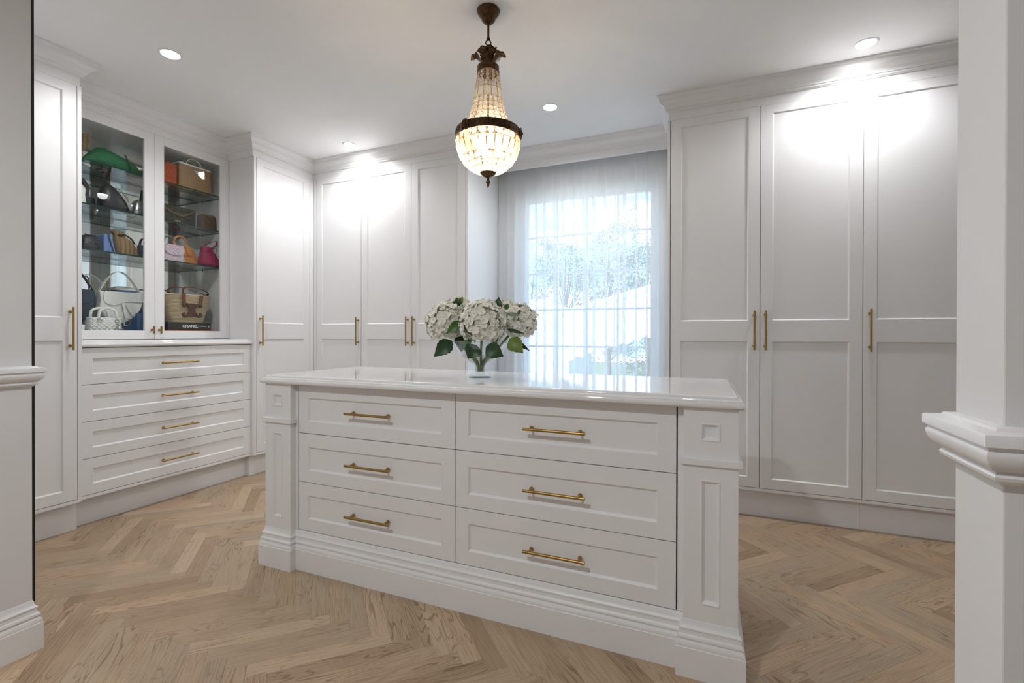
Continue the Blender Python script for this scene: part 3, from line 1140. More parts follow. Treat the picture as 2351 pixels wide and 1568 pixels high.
def vert(prof, z0, z1, a, nseg=8):
    pts = []
    for z in linspace(z0, z1, nseg):
        r = prof_at(prof, z)
        pts.append((CH.x + r * math.cos(a), CH.y + r * math.sin(a), z))
    wires.tube(pts, .0010, 5)


for z in cone_rows_up + cone_rows_lo[1:]:
    ringw(z, prof_at(CONE, z))
for z in bowl_rows:
    ringw(z, prof_at(BOWL, z))
A0 = .13
for k in range(12):
    vert(CONE, 2.399, 2.262, A0 + 2 * PI * k / 12, 4)
for k in range(20):
    vert(CONE, 2.262, 2.118, A0 + 2 * PI * k / 20, 8)
for k in range(24):
    vert(BOWL, 2.081, 1.917, A0 + 2 * PI * k / 24, 10)
wires.build('wire_frame', BRASSW, t, world=True, smooth=True)

# crystals: faceted bead and flat prism, shared meshes
bm_ = MB()
hexa = 8
vs_ = [(math.cos(2 * PI * k / hexa), 0, math.sin(2 * PI * k / hexa)) for k in range(hexa)]
vs_ += [(.5 * math.cos(2 * PI * (k + .5) / hexa), -.45, .5 * math.sin(2 * PI * (k + .5) / hexa)) for k in range(hexa)]
vs_ += [(.5 * math.cos(2 * PI * (k + .5) / hexa), .45, .5 * math.sin(2 * PI * (k + .5) / hexa)) for k in range(hexa)]
fs_ = [tuple(range(8, 16)), tuple(range(16, 24))]
for k in range(hexa):
    k2 = (k + 1) % hexa
    for o_ in (8, 16):
        fs_ += [(k, k2, o_ + k), (k2, o_ + k2, o_ + k)]
bead_o = bm_.add(vs_, fs_).build('crystal_bead', CRYSTAL)
bead_me = bead_o.data
bpy.data.objects.remove(bead_o)
bm_ = MB()
vs_ = [(sx, 0, sz) for sx, sz in ((-1, -1), (1, -1), (1, 1), (-1, 1))]
vs_ += [(sx * .5, sy * .5, sz * .82) for sy in (-1, 1) for sx, sz in ((-1, -1), (1, -1), (1, 1), (-1, 1))]
fs_ = [(4, 5, 6, 7), (8, 9, 10, 11)]
for k in range(4):
    k2 = (k + 1) % 4
    for o_ in (4, 8):
        fs_.append((k, k2, o_ + k2, o_ + k))
prism_o = bm_.add(vs_, fs_).build('crystal_prism', CRYSTAL)
prism_me = prism_o.data
bpy.data.objects.remove(prism_o)


def crystals(prof, rows, n, kinds):
    for (z0, z1), kind in zip(zip(rows[:-1], rows[1:]), kinds):
        zm = (z0 + z1) / 2
        r0, r1, rm = prof_at(prof, z0), prof_at(prof, z1), prof_at(prof, zm)
        slope = math.atan2(r0 - r1, z0 - z1)
        ln = math.hypot(r0 - r1, z0 - z1)
        wd = 2 * PI * rm / n
        for k in range(n):
            a = A0 + 2 * PI * (k + .5) / n
            c = Vector((rm * math.cos(a) * .985, rm * math.sin(a) * .985, zm - ZC))
            o = bpy.data.objects.new('crystal_bead' if kind == 'b' else 'crystal_prism', bead_me if kind == 'b' else prism_me)
            col.objects.link(o)
            o.parent = t
            o.location = c
            o.rotation_euler = Matrix.Rotation(a + PI / 2, 3, 'Z').to_4x4().to_euler()
            R_ = Matrix.Rotation(a + PI / 2, 3, 'Z') @ Matrix.Rotation(slope, 3, 'X')
            o.rotation_euler = R_.to_euler()
            if kind == 'b':
                s_ = min(wd, ln) * .47
                o.scale = (s_, s_ * .8, s_)
            else:
                o.scale = (wd * .43, min(wd, .02) * .5, ln * .46)


crystals(CONE, cone_rows_up, 12, 'bbbbp')
crystals(CONE, cone_rows_lo, 20, 'bbbbbb')
crystals(BOWL, bowl_rows, 24, 'bpbbp')

mb = MB().lathe([(.1535, 2.078), (.1575, 2.078), (.1585, 2.081), (.1560, 2.084), (.1570, 2.098), (.1560, 2.112), (.1580, 2.115), (.1565, 2.1185), (.1335, 2.119), (.1335, 2.1165), (.1525, 2.116), (.1525, 2.080)], (CH.x, CH.y, 0), 48, closed=True)
band = mb.build('main_band', BRONZE, t, world=True, smooth=True)
# leaf garland relief around the band
mb = MB()
for k in range(40):
    for sg in (-1, 1):
        a = 2 * PI * k / 40
        pts = []
        for q in (0, .5, 1):
            aa = a + q * .11
            zz = 2.098 + sg * (.001 + .0085 * q)
            pts.append((CH.x + .1575 * math.cos(aa), CH.y + .1575 * math.sin(aa), zz))
        mb.tube(pts, [.0012, .0026, .0006], 5)
mb.build('garland', BRONZE, band, world=True, smooth=True)
# cast masks on the band
for a in (math.radians(-107), math.radians(13), math.radians(133)):
    ca, sa = math.cos(a), math.sin(a)
    cc = Vector((CH.x + .158 * ca, CH.y + .158 * sa, 2.098))
    mb = MB()
    mb.ball(cc, .0135, 12, 10, (.8, .8, 1.25))
    mb.ball(cc + Vector((ca, sa, 0)) * .010 + Vector((0, 0, -.001)), .0035, 8, 6, (1, 1, 1.8))
    for q in range(9):
        an = PI * (q - 1) / 7
        mb.ball(cc + Vector((-sa * .017 * math.cos(an), ca * .017 * math.cos(an), .018 * math.sin(an) + .004)), .0062, 8, 6)
    for s_ in (-1, 1):
        mb.tube([cc + Vector((-sa * s_ * .015, ca * s_ * .015, .002)), cc + Vector((-sa * s_ * .018, ca * s_ * .018, -.012)), cc + Vector((-sa * s_ * .012, ca * s_ * .012, -.024))], [.005, .0045, .002], 6)
    mb.build('mask_ornament', BRONZE, t, world=True, smooth=True)
MB().lathe([(.0, 1.924), (.037, 1.9235), (.039, 1.920), (.035, 1.912), (.024, 1.903), (.010, 1.898), (.0065, 1.896), (.0075, 1.892), (.0062, 1.889), (.0068, 1.884), (.0105, 1.878), (.0110, 1.873), (.0075, 1.867), (.0068, 1.864), (.0072, 1.861), (.004, 1.853), (.0015, 1.846), (0, 1.842)], (CH.x, CH.y, 0), 24).build('finial', BRONZE, t, world=True, smooth=True)
mb = MB().tube([P(2.40), P(2.06)], .004, 8)
for k in range(3):
    a = 2 * PI * k / 3 - 1.9
    mb.tube([P(2.075), (CH.x + .03 * math.cos(a), CH.y + .03 * math.sin(a), 2.06), (CH.x + .05 * math.cos(a), CH.y + .05 * math.sin(a), 2.075)], .003, 6)
    mb.lathe([(0, 2.112), (.011, 2.112), (.011, 2.072), (0, 2.072)], (CH.x + .05 * math.cos(a), CH.y + .05 * math.sin(a), 0), 12)
mb.build('lamp_holder', BRONZE, t, world=True, smooth=True)
for k in range(3):
    a = 2 * PI * k / 3 - 1.9
    bx, by = CH.x + .05 * math.cos(a), CH.y + .05 * math.sin(a)
    MB().lathe([(0, 2.073), (.008, 2.073), (.0145, 2.055), (.0165, 2.035), (.012, 2.012), (.005, 1.997), (0, 1.992)], (bx, by, 0), 16).build('bulb', BULB, t, world=True, smooth='all')
pl = bpy.data.lights.new('chandelier_lamp', 'POINT')
pl.energy = .8
pl.color = (1, .86, .68)
pl.shadow_soft_size = .02
po = bpy.data.objects.new('chandelier_lamp', pl)
col.objects.link(po)
po.parent = t
po.location = (0, 0, 2.03 - ZC)

# ------------------------------------------------------------------ vase and hydrangeas
VZ = ITOP + .0412
VC = Vector((-.982, 1.975, VZ))
vprof_o = [(0, 0), (.0535, 0), (.0565, .003), (.0560, .008), (.050, .012), (.036, .015), (.029, .020), (.0268, .030), (.0275, .048), (.0330, .062), (.050, .072), (.075, .086), (.096, .104), (.113, .128), (.126, .152), (.136, .172)]
vprof_i = [(.1335, .172), (.1235, .152), (.1105, .1285), (.0935, .1055), (.073, .0885), (.049, .0755), (.0300, .0650), (.0245, .048), (.0238, .032), (.022, .026), (0, .025)]
tv_ = thing('vase', 'clear glass footed vase standing on the island top', 'vase', VC)
MB().lathe(vprof_o + vprof_i, VC, 48).build('bowl', VASEG, tv_, world=True, smooth='all')
MB().lathe([(0, .0265), (.0205, .0275), (.0222, .033), (.0228, .048), (.0285, .0660), (.0475, .0765), (.0715, .0895), (.0915, .1035), (0, .1035)], VC, 40).build('water', WATER, tv_, world=True, smooth=True)

PETAL = add_noise(principled('ivory_petal', (.95, .94, .86), .6), 30, .03)
n, l, b = nodes_of(PETAL)
b.inputs['Subsurface Weight'].default_value = .0
b.inputs['Specular IOR Level'].default_value = .2
FCEN = principled('floret_centre', (.55, .56, .16), .6)
CORE = principled('flower_core', (.72, .72, .50), .8)
STEMM = principled('stem_green', (.13, .19, .04), .5)
LEAFD = add_noise(principled('leaf_dark', (.020, .060, .020), .42), 14, .35)
LEAFM = add_noise(principled('leaf_mid', (.065, .16, .035), .42), 14, .3)
LEAFL = add_noise(principled('leaf_light', (.16, .24, .035), .42), 14, .25)
LEAFP = add_noise(principled('leaf_back', (.23, .30, .23), .6), 14, .2)


def floret_mesh(seed):
    r = random.Random(seed)
    mb = MB()
    for k in range(4):
        a = k * PI / 2 + r.uniform(-.12, .12)
        ca, sa = math.cos(a), math.sin(a)
        cup = r.uniform(.10, .55)
        ln = r.uniform(.92, 1.1)
        rowsP = [(.03, .10), (.30, .42), (.62, .56), (.88, .40), (1.0, .14)]
        vs, fs = [], []
        for d, w_ in rowsP:
            for q in (-1, 0, 1):
                zz = cup * d * d * .6 + .10 * abs(q) * d + .06 * (k % 2)
                x_, y_ = d * ln, q * w_
                vs.append((x_ * ca - y_ * sa, x_ * sa + y_ * ca, zz - .12 * (q == 0) * d))
        for i in range(4):
            for j in range(2):
                A = i * 3 + j
                fs.append((A, A + 1, A + 4, A + 3))
        mb.add(vs, fs)
    mb.cur = 1
    mb.ball((0, 0, .08), .09, 6, 4)
    o = mb.build('floret', [PETAL, FCEN], smooth='all')
    me = o.data
    bpy.data.objects.remove(o)
    return me


FLM = [floret_mesh(s) for s in range(6)]


def vpt(lat, z, dep):
    """point by the vase: lateral (to picture right), height, depth (away)"""
    l2 = Vector((RT.x, RT.y, 0)).normalized()
    d2 = Vector((FW.x, FW.y, 0)).normalized()
    return Vector((VC.x, VC.y, 0)) + l2 * lat + d2 * dep + Vector((0, 0, z))


def leaf(parent, base, tip, width, mat, droop=.0, facing=None, name='leaf'):
    base, tip = Vector(base), Vector(tip)
    ax = tip - base
    L = ax.length
    axn = ax.normalized()
    fcs = Vector(facing) if facing else -FW
    sd = axn.cross(fcs).normalized()
    nn = sd.cross(axn)
    N = 12
    vs, fs = [], []
    for i in range(N + 1):
        u = i / N
        w_ = width / 2 * (math.sin(PI * u ** .78) ** 1.0) * (1 - .10 * u) if 0 < u < 1 else .001
        jag = 1 + (.07 if i % 2 else -.05) if 2 < i < N else 1
        mid = base + ax * u + nn * (L * .12 * math.sin(PI * u)) + Vector((0, 0, -droop * u * u))
        for q in (-1, -.5, 0, .5, 1):
            c_ = mid + sd * (q * w_ * (jag if abs(q) == 1 else 1)) + nn * (w_ * .22 * abs(q) + .002 * math.sin(9 * u + 4 * q))
            vs.append(c_)
    for i in range(N):
        for j in range(4):
            A = i * 5 + j
            fs.append((A, A + 1, A + 6, A + 5))
    o = MB().add(vs, fs).build(name, mat, parent, world=True, smooth='all')
    return o


def hydrangea(label, lat, z, dep, rad, sq, n, leaves, stem_foot):
    c = vpt(lat, z, dep)
    foot = vpt(*stem_foot)
    h = thing('hydrangea', label, 'flower', foot, 0, None)
    neck = vpt(stem_foot[0] * .8 + lat * .05, VZ + .062, dep * .05)
    bell = vpt(lat * .35, VZ + .115, dep * .4)
    rim = vpt(lat * .62, VZ + .175, dep * .7)
    MB().tube(bez([foot, neck, bell, rim, c], 6), .0060, 8).build('stem', STEMM, h, world=True, smooth=True)
    head = MB().ball(c, rad * .74, 16, 10, (1, 1, sq)).build('flower_head', CORE, h, world=True, smooth='all')
    r = random.Random(int(lat * 1000) + 17)
    ga = PI * (3 - math.sqrt(5))
    for i in range(n):
        zz = 1 - (i + .5) * 1.72 / n
        rr = math.sqrt(max(0, 1 - zz * zz))
        th = ga * i + r.uniform(-.15, .15)
        nrm = Vector((rr * math.cos(th), rr * math.sin(th), zz))
        k_ = rad * r.uniform(.80, .97)
        p = c + Vector((nrm.x * k_, nrm.y * k_, nrm.z * k_ * sq))
        o = bpy.data.objects.new('floret', r.choice(FLM))
        col.objects.link(o)
        o.parent = head
        o.location = p - WL[h]
        tl = (nrm + Vector((r.uniform(-.3, .3), r.uniform(-.3, .3), r.uniform(-.2, .3)))).normalized()
        qn = tl.to_track_quat('Z', 'Y') @ Matrix.Rotation(r.uniform(0, PI), 3, 'Z').to_quaternion()
        o.rotation_euler = qn.to_euler()
        s_ = r.uniform(.018, .0232) * (.85 + .15 * rad / .12)
        o.scale = (s_, s_, s_)
    for (b0, tp, w_, mt, dr) in leaves:
        leaf(h, vpt(*b0), vpt(*tp), w_, mt, dr)
    return h


MPX = 2.197 / F


def lz(x, y, d=0):
    """picture point near the vase to (lateral, height, depth)"""
    k = (2.197 + d) / F
    return ((x - 1102) * k, VZ + (866 - y) * k, d)


hydrangea('large ivory hydrangea head at the middle of the bouquet', *lz(1110, 738, -.055), .112, 1.0, 190,
          [(lz(1098, 788, -.10), lz(1078, 818, -.12), .085, LEAFD, 0), (lz(1120, 790, -.11), lz(1160, 812, -.13), .080, LEAFD, 0),
           (lz(1140, 716, .03), lz(1144, 683, .03), .045, LEAFD, 0)], (.006, VZ + .029, -.006))
hydrangea('ivory hydrangea head leaning over the vase edge toward the back wardrobes', *lz(1022, 741, -.01), .092, 1.05, 140,
          [(lz(1040, 780, -.06), lz(999, 813, -.08), .075, LEAFD, .004), (lz(1062, 733, -.08), lz(1027, 762, -.10), .042, LEAFM, 0),
           (lz(1052, 706, .0), lz(1030, 698, .0), .040, LEAFD, 0), (lz(1050, 706, .01), lz(1048, 683, .01), .035, LEAFD, 0), (lz(1054, 700, .02), lz(1061, 682, .02), .026, LEAFL, 0)], (-.008, VZ + .029, .002))
hydrangea('ivory hydrangea head leaning over the vase edge toward the window', *lz(1193, 741, .02), .082, 1.10, 120,
          [(lz(1172, 775, -.06), lz(1204, 806, -.09), .078, LEAFL, 0), (lz(1176, 777, -.02), lz(1217, 804, -.02), .026, LEAFD, .0),
           (lz(1166, 717, -.08), lz(1197, 718, -.09), .020, LEAFP, 0), (lz(1168, 752, -.07), lz(1207, 764, -.09), .018, LEAFD, -.006),
           (lz(1160, 708, -.03), lz(1168, 696, -.03), .026, LEAFM, 0)], (.010, VZ + .029, .006))
hydrangea('small ivory hydrangea head at the back of the bouquet near the wardrobes', *lz(1047, 716, .10), .068, .95, 70,
          [(lz(1064, 770, -.02), lz(1060, 805, -.06), .075, LEAFD, 0)], (-.004, VZ + .029, .010))
hydrangea('small ivory hydrangea head at the back of the bouquet near the window', *lz(1160, 722, .10), .066, .95, 70,
          [(lz(1080, 770, -.05), lz(1064, 792, -.09), .020, LEAFM, 0), (lz(1085, 768, -.06), lz(1076, 797, -.10), .020, LEAFM, 0)], (.002, VZ + .029, -.001))

# ------------------------------------------------------------------ handbags
# bags are built facing local -y; rotated 90 deg so they face the room (+X)
FLZ = 1.118
SHA, SHB, SHC = SZ


def bag(name, label, Yc, z, Xc, cat='handbag', turn=0.0):
    return thing(name, label, cat, (Xc, Yc, z + .0004), PI / 2 + turn)


def chain(pts, parent, mat=GOLD, R=.0042, r=.0011, name='chain'):
    pts = [Vector(p) for p in pts]
    d = [0]
    for a, b_ in zip(pts[:-1], pts[1:]):
        d.append(d[-1] + (b_ - a).length)
    N = max(3, int(d[-1] / (R * 1.5)))
    mb = MB()
    for k in range(N):
        s_ = d[-1] * (k + .5) / N
        i = max(0, min(len(pts) - 2, next((j for j in range(len(d) - 1) if d[j + 1] >= s_), len(d) - 2)))
        f = (s_ - d[i]) / max(1e-6, d[i + 1] - d[i])
        p = pts[i].lerp(pts[i + 1], f)
        tg = (pts[i + 1] - pts[i]).normalized()
        h = Vector((0, 1, 0)) if k % 2 else tg.cross(Vector((0, 1, 0)))
        ax = (h - tg * h.dot(tg)).normalized() if k % 2 else h.normalized()
        mb.torus(p, R, r, ax, 8, 4)
    return mb.build(name, mat, parent, smooth='all')


def text_mesh(body, size, mat, parent, loc, name, ext=.0006, rot=(PI / 2, 0, 0), bold=0.0):
    cu_ = bpy.data.curves.new(name, 'FONT')
    cu_.body = body
    cu_.size = size
    cu_.extrude = ext
    cu_.offset = bold
    cu_.align_x = 'CENTER'
    cu_.align_y = 'CENTER'
    to = bpy.data.objects.new(name, cu_)
    col.objects.link(to)
    dg = bpy.context.evaluated_depsgraph_get()
    me = bpy.data.meshes.new_from_object(to.evaluated_get(dg))
    bpy.data.objects.remove(to)
    me.materials.clear()
    me.materials.append(mat)
    o = bpy.data.objects.new(name, me)
    col.objects.link(o)
    o.parent = parent
    o.location = loc
    o.rotation_euler = rot
    WL[o] = WL[parent]
    return o


STRAW = woven('straw_weave', (.82, .70, .50), (.55, .42, .26), 60, 60)
WICK = woven('wicker_weave', (.66, .44, .23), (.30, .17, .07), 45, 70)
RAFF = woven('raffia', (.48, .33, .17), (.21, .13, .055), 12, 90)
WHITEL = leather('white_leather', (.84, .84, .81), .4, .15)
GREYL = leather('dove_leather', (.62, .63, .62), .4, .15)
TANL = leather('tan_leather', (.66, .28, .085), .4, .15)
COGN = leather('cognac_leather', (.17, .055, .02), .45, .2)
BLKL = leather('black_leather', (.012, .013, .016), .38, .3)
NAVYL = leather('navy_leather', (.018, .033, .06), .45, .2)
BLUEL = leather('cornflower_leather', (.13, .22, .50), .42, .2)
DENIM = leather('blue_satin', (.03, .09, .24), .5, .2)
OLIVE = quilted('olive_quilt', (.055, .055, .042), 160)
BROWNQ = quilted('brown_chevron', (.12, .062, .032), 120, .42, True)
LILAC = quilted('lilac_quilt', (.68, .55, .63), 110, .4)
WQUILT = quilted('white_quilt', (.82, .82, .79), 95, .38)
ORNG = quilted('orange_quilt', (.52, .085, .02), 90, .32)
MAGE = add_noise(principled('magenta_suede', (.30, .010, .065), .55), 40, .3, .3)
GREENF = add_noise(principled('green_raffia', (.008, .15, .055), .7), 30, .5, .8, (1, 1, 14))
SILV = add_noise(principled('silver_croc', (.42, .42, .44), .22, .8), 90, .6, .9)
SEQ = add_noise(principled('black_sequin', (.035, .037, .04), .25, .5), 160, .95, .8)
PURP = principled('plum_acrylic', (.05, .03, .05), .15)
BROWND = leather('dark_brown_leather', (.05, .03, .018), .45, .2)
ORB = principled('orange_cloth', (.50, .12, .02), .6)
BOOKB = principled('black_cover', (.012, .012, .013), .4)
INKW = principled('white_ink', (.75, .75, .72), .6)

XS = -3.77      # usual bag centre line


def soft_box(w_, h_, d_, top=.9, pw=5, lean=0.0, bulge=1.0, zb=0):
    hw, hd = w_ / 2, d_ / 2
    return [(zb, hw * .94, hd * .86, 0, 0, pw), (zb + h_ * .03, hw, hd, 0, 0, pw), (zb + h_ * .35, hw * bulge, hd * bulge, 0, lean * .35, pw),
            (zb + h_ * .75, hw * (1 + (top - 1) * .7) * bulge, hd * (1 + (top - 1) * .8), 0, lean * .75, pw), (zb + h_ * .96, hw * top, hd * top * .9, 0, lean * .96, pw), (zb + h_, hw * top * .93, hd * top * .75, 0, lean, pw)]


# shelf A, first door: straw fan bag, green raffia hobo, little red-brown pouch
bA = bag('straw_bag', 'tan bundled straw bag at the end of the top glass shelf', 1.685, SHA, -3.74)
MB().loft([(0, .05, .04, -.02, 0, 2.5), (.04, .065, .05, -.02, 0, 2.5), (.10, .06, .045, -.02, 0, 2.2), (.15, .035, .03, -.035, 0, 2), (.172, .015, .015, -.045, 0, 2)], 24).build('body', RAFF, bA, smooth=True)
mb = MB()
for k in range(26):
    a = -.15 + 1.1 * k / 25
    L = .115 + .02 * ((k * 7) % 5) / 5
    mb.tube([(-.045, -.02 - .012 * (k % 3), .165), (-.045 + L * .5 * math.cos(a - .1) * .9, -.045 - .006 * (k % 2), .165 - L * .35 * math.sin(a) - .01), (-.045 + L * math.cos(a), -.04, .165 - L * math.sin(a) * 1.05)], .0022, 5)
mb.build('straw_fringe', RAFF, bA, smooth=True)
bA = bag('raffia_hobo', 'emerald green slouchy raffia bag on the top glass shelf', 1.895, SHA, -3.735)
prof = [(-.168, .004), (-.155, .045), (-.125, .085), (-.09, .118), (-.055, .130), (-.015, .122), (.03, .108), (.075, .098), (.11, .088), (.145, .062), (.168, .020), (.170, .004)]
secs = []
vs_, fs_ = [], []
for i, (x, h_) in enumerate(prof):
    d_ = .012 + .055 * math.sin(PI * (i + .5) / len(prof))
    for k in range(14):
        a = 2 * PI * k / 14
        zz = h_ / 2 * (1 + math.sin(a)) * (1 + .03 * math.sin(5 * i + 3 * k))
        vs_.append((x + .004 * math.sin(3 * k), d_ * math.cos(a) * (1.15 - .45 * (math.sin(a) + 1) / 2), max(.0, zz)))
for i in range(len(prof) - 1):
    for k in range(14):
        fs_.append((i * 14 + k, i * 14 + (k + 1) % 14, (i + 1) * 14 + (k + 1) % 14, (i + 1) * 14 + k))
fs_ += [tuple(reversed(range(14))), tuple((len(prof) - 1) * 14 + k for k in range(14))]
MB().add(vs_, fs_).build('body', GREENF, bA, smooth=True)
MB().strap([(.048, -.052, .112), (.055, -.066, .08), (.066, -.070, .045), (.075, -.066, .012)], .008, .003, (1, 0, .3)).build('seam_cord', principled('dark_green', (.004, .04, .018), .7), bA)
MB().tube(bez([(-.035, .06, .006), (-.04, .10, .006), (.0, .145, .006), (.05, .135, .006), (.065, .095, .006), (.06, .06, .006)], 6), .0055, 8).build('handle', NAVYL, bA, smooth=True)
bA = bag('pouch', 'small brick-red pouch behind the emerald raffia bag', 2.06, SHA, -3.865)
MB().loft(soft_box(.12, .12, .05, .8, 3)).build('body', leather('brick_leather', (.20, .035, .02)), bA, smooth=True)
MB().tube(arc((0, 0, .115), .03, 0, PI, 10), .003, 6).build('handle', GOLD, bA, smooth=True)

# shelf B, first door
bA = bag('tote_bag', 'white tote with black trim at the end of the second glass shelf', 1.665, SHB, -3.735)
MB().loft([(0, .07, .045, 0, 0, 8), (.02, .075, .05, 0, 0, 8), (.10, .072, .045, 0, 0, 8), (.135, .07, .03, 0, 0, 8)], 32).build('body', WHITEL, bA, smooth=True)
MB().poly([(.076, .0), (.090, .035), (.076, .07), (.084, .115), (.05, .165), (-.06, .172), (-.06, .135), (.045, .135), (.066, .105), (.058, .06), (.066, .0)], .10, (0, -.052, 0), (1, 0, 0), (0, 0, 1), (0, 1, 0)).build('trim', BLKL, bA, bevel=.002)
bA = bag('clutch', 'low flat black clutch beside the rounded black bag', 1.775, SHB, -3.80)
MB().loft(soft_box(.10, .075, .06, .95, 5)).build('body', BLKL, bA, smooth=True)
bA = bag('bowling_bag', 'rounded black leather bag with chain handle on the second glass shelf', 1.90, SHB, -3.735)
prof = [(0, .078, .050, 0, 0, 4), (.02, .084, .056, 0, 0, 4), (.07, .076, .055, -.006, 0, 3), (.115, .060, .046, -.018, 0, 2.6), (.150, .042, .034, -.028, 0, 2.3), (.172, .022, .02, -.034, 0, 2), (.178, .006, .006, -.036, 0, 2)]
MB().loft(prof, 28).build('body', BLKL, bA, smooth='all')
chain(bez([(.0, -.02, .158), (.028, -.03, .15), (.044, -.045, .118), (.054, -.058, .095), (.062, -.055, .075)], 5), bA, CHROME, .006, .0017)
text_mesh('h', .020, GOLD, bA, (.045, -.0575, .035), 'emblem', .0008, (PI / 2, 0, 0))
bA = bag('top_handle_bag', 'silver crocodile-print bag with dark upright handle on the second glass shelf', 2.055, SHB, -3.725)
MB().loft([(0, .052, .04, 0, 0, 4), (.02, .055, .042, 0, 0, 4), (.07, .048, .040, 0, 0, 3), (.105, .036, .030, .004, 0, 3), (.118, .02, .02, .006, 0, 3)], 28).build('body', SILV, bA, smooth='all')
MB().strap(bez([(-.006, -.02, .10), (.0, -.022, .15), (.012, -.01, .188), (.022, .01, .185), (.028, .025, .15), (.03, .03, .10)], 5), .014, .005, (1, 0, 0)).build('handle', BLKL, bA, smooth=True)

# shelf C, first door
bA = bag('shoulder_bag', 'black sequinned shoulder bag on the third glass shelf', 1.762, SHC, -3.735)
MB().loft([(0, .050, .035, 0, 0, 4), (.02, .054, .040, 0, 0, 4), (.06, .048, .034, .006, 0, 3), (.095, .036, .022, .010, 0, 3), (.106, .026, .010, .012, 0, 3)], 28).build('body', SEQ, bA, smooth='all')
MB().poly([(.012, .105), (.022, .102), (.060, .004), (.050, .002)], .004, (0, -.046, 0), (1, 0, 0), (0, 0, 1), (0, 1, 0)).build('flap', BLKL, bA, bevel=.001)
MB().tube(bez([(-.034, -.03, .062), (-.042, -.036, .085), (-.034, -.034, .103), (-.02, -.03, .098)], 5), .0022, 6).build('ring', BLKL, bA, smooth=True)
MB().box(-.125, -.056, -.035, .03, .002, .070).build('side_pocket', SEQ, bA, bevel=.008)
bA = bag('pouch', 'flat navy pouch with brown zip edge lying behind the cornflower clutch', 1.845, SHC, -3.845)
MB().loft(soft_box(.10, .078, .05, .96, 5)).build('body', NAVYL, bA, smooth=True)
MB().strap([(-.045, -.004, .080), (0, -.004, .083), (.045, -.004, .088)], .012, .006, (0, 1, 0)).build('zip', BROWND, bA)
bA = bag('clutch', 'cornflower blue fold-over clutch standing on edge', 1.856, SHC, -3.735)
MB().poly([(-.030, .0), (-.033, .06), (-.031, .116), (-.022, .124), (-.008, .120), (.004, .116), (.016, .106), (.028, .05), (.038, .0)], .09, (0, -.045, 0), (1, 0, 0), (0, 0, 1), (0, 1, 0)).build('body', BLUEL, bA, bevel=.005)
MB().poly([(-.008, .118), (.0, .110), (.012, .06), (.030, .002), (.022, .002), (.004, .055), (-.010, .100)], .004, (0, -.0485, 0), (1, 0, 0), (0, 0, 1), (0, 1, 0)).build('fold', NAVYL, bA)
MB().tube([(-.016, -.0465, .004), (-.006, -.0475, .020), (.004, -.0465, .004)], .0016, 6).build('emblem', principled('pale_blue_trim', (.28, .36, .55), .4), bA)
bA = bag('drawstring_bag', 'slouchy tan woven drawstring bag on the third glass shelf', 1.978, SHC, -3.745)
prof = [(0, .062, .048, .006, 0, 4), (.015, .068, .052, .004, 0, 4), (.055, .066, .054, -.006, 0, 3), (.095, .054, .046, -.018, 0, 2.5), (.125, .036, .034, -.034, 0, 2.4), (.137, .030, .028, -.044, 0, 2.4), (.150, .036, .032, -.050, 0, 2.6), (.163, .034, .026, -.056, 0, 2.6), (.166, .02, .014, -.057, 0, 2.6)]
MB().loft(prof, 32).build('body', RAFF, bA, smooth='all')
MB().tube(bez([(-.062, -.012, .132), (-.045, -.042, .134), (-.018, -.030, .140), (.012, -.022, .128), (.035, -.018, .112), (.048, -.012, .09)], 5), .0055, 8).build('drawstring', BROWND, bA, smooth=True)
bA = bag('mini_bag', 'mini navy bag with glossy plum loop handle on the third glass shelf', 2.066, SHC, -3.712)
MB().loft(soft_box(.055, .088, .05, .92, 4)).build('body', leather('indigo_leather', (.03, .035, .09)), bA, smooth=True)
MB().tube(arc((0, -.006, .085), .019, 0, PI, 14, sz=2.4), .0075, 10).build('handle', PURP, bA, smooth=True)
MB().ball((0, -.027, .045), .004, 8, 6).build('stud', CHROME, bA, smooth='all')


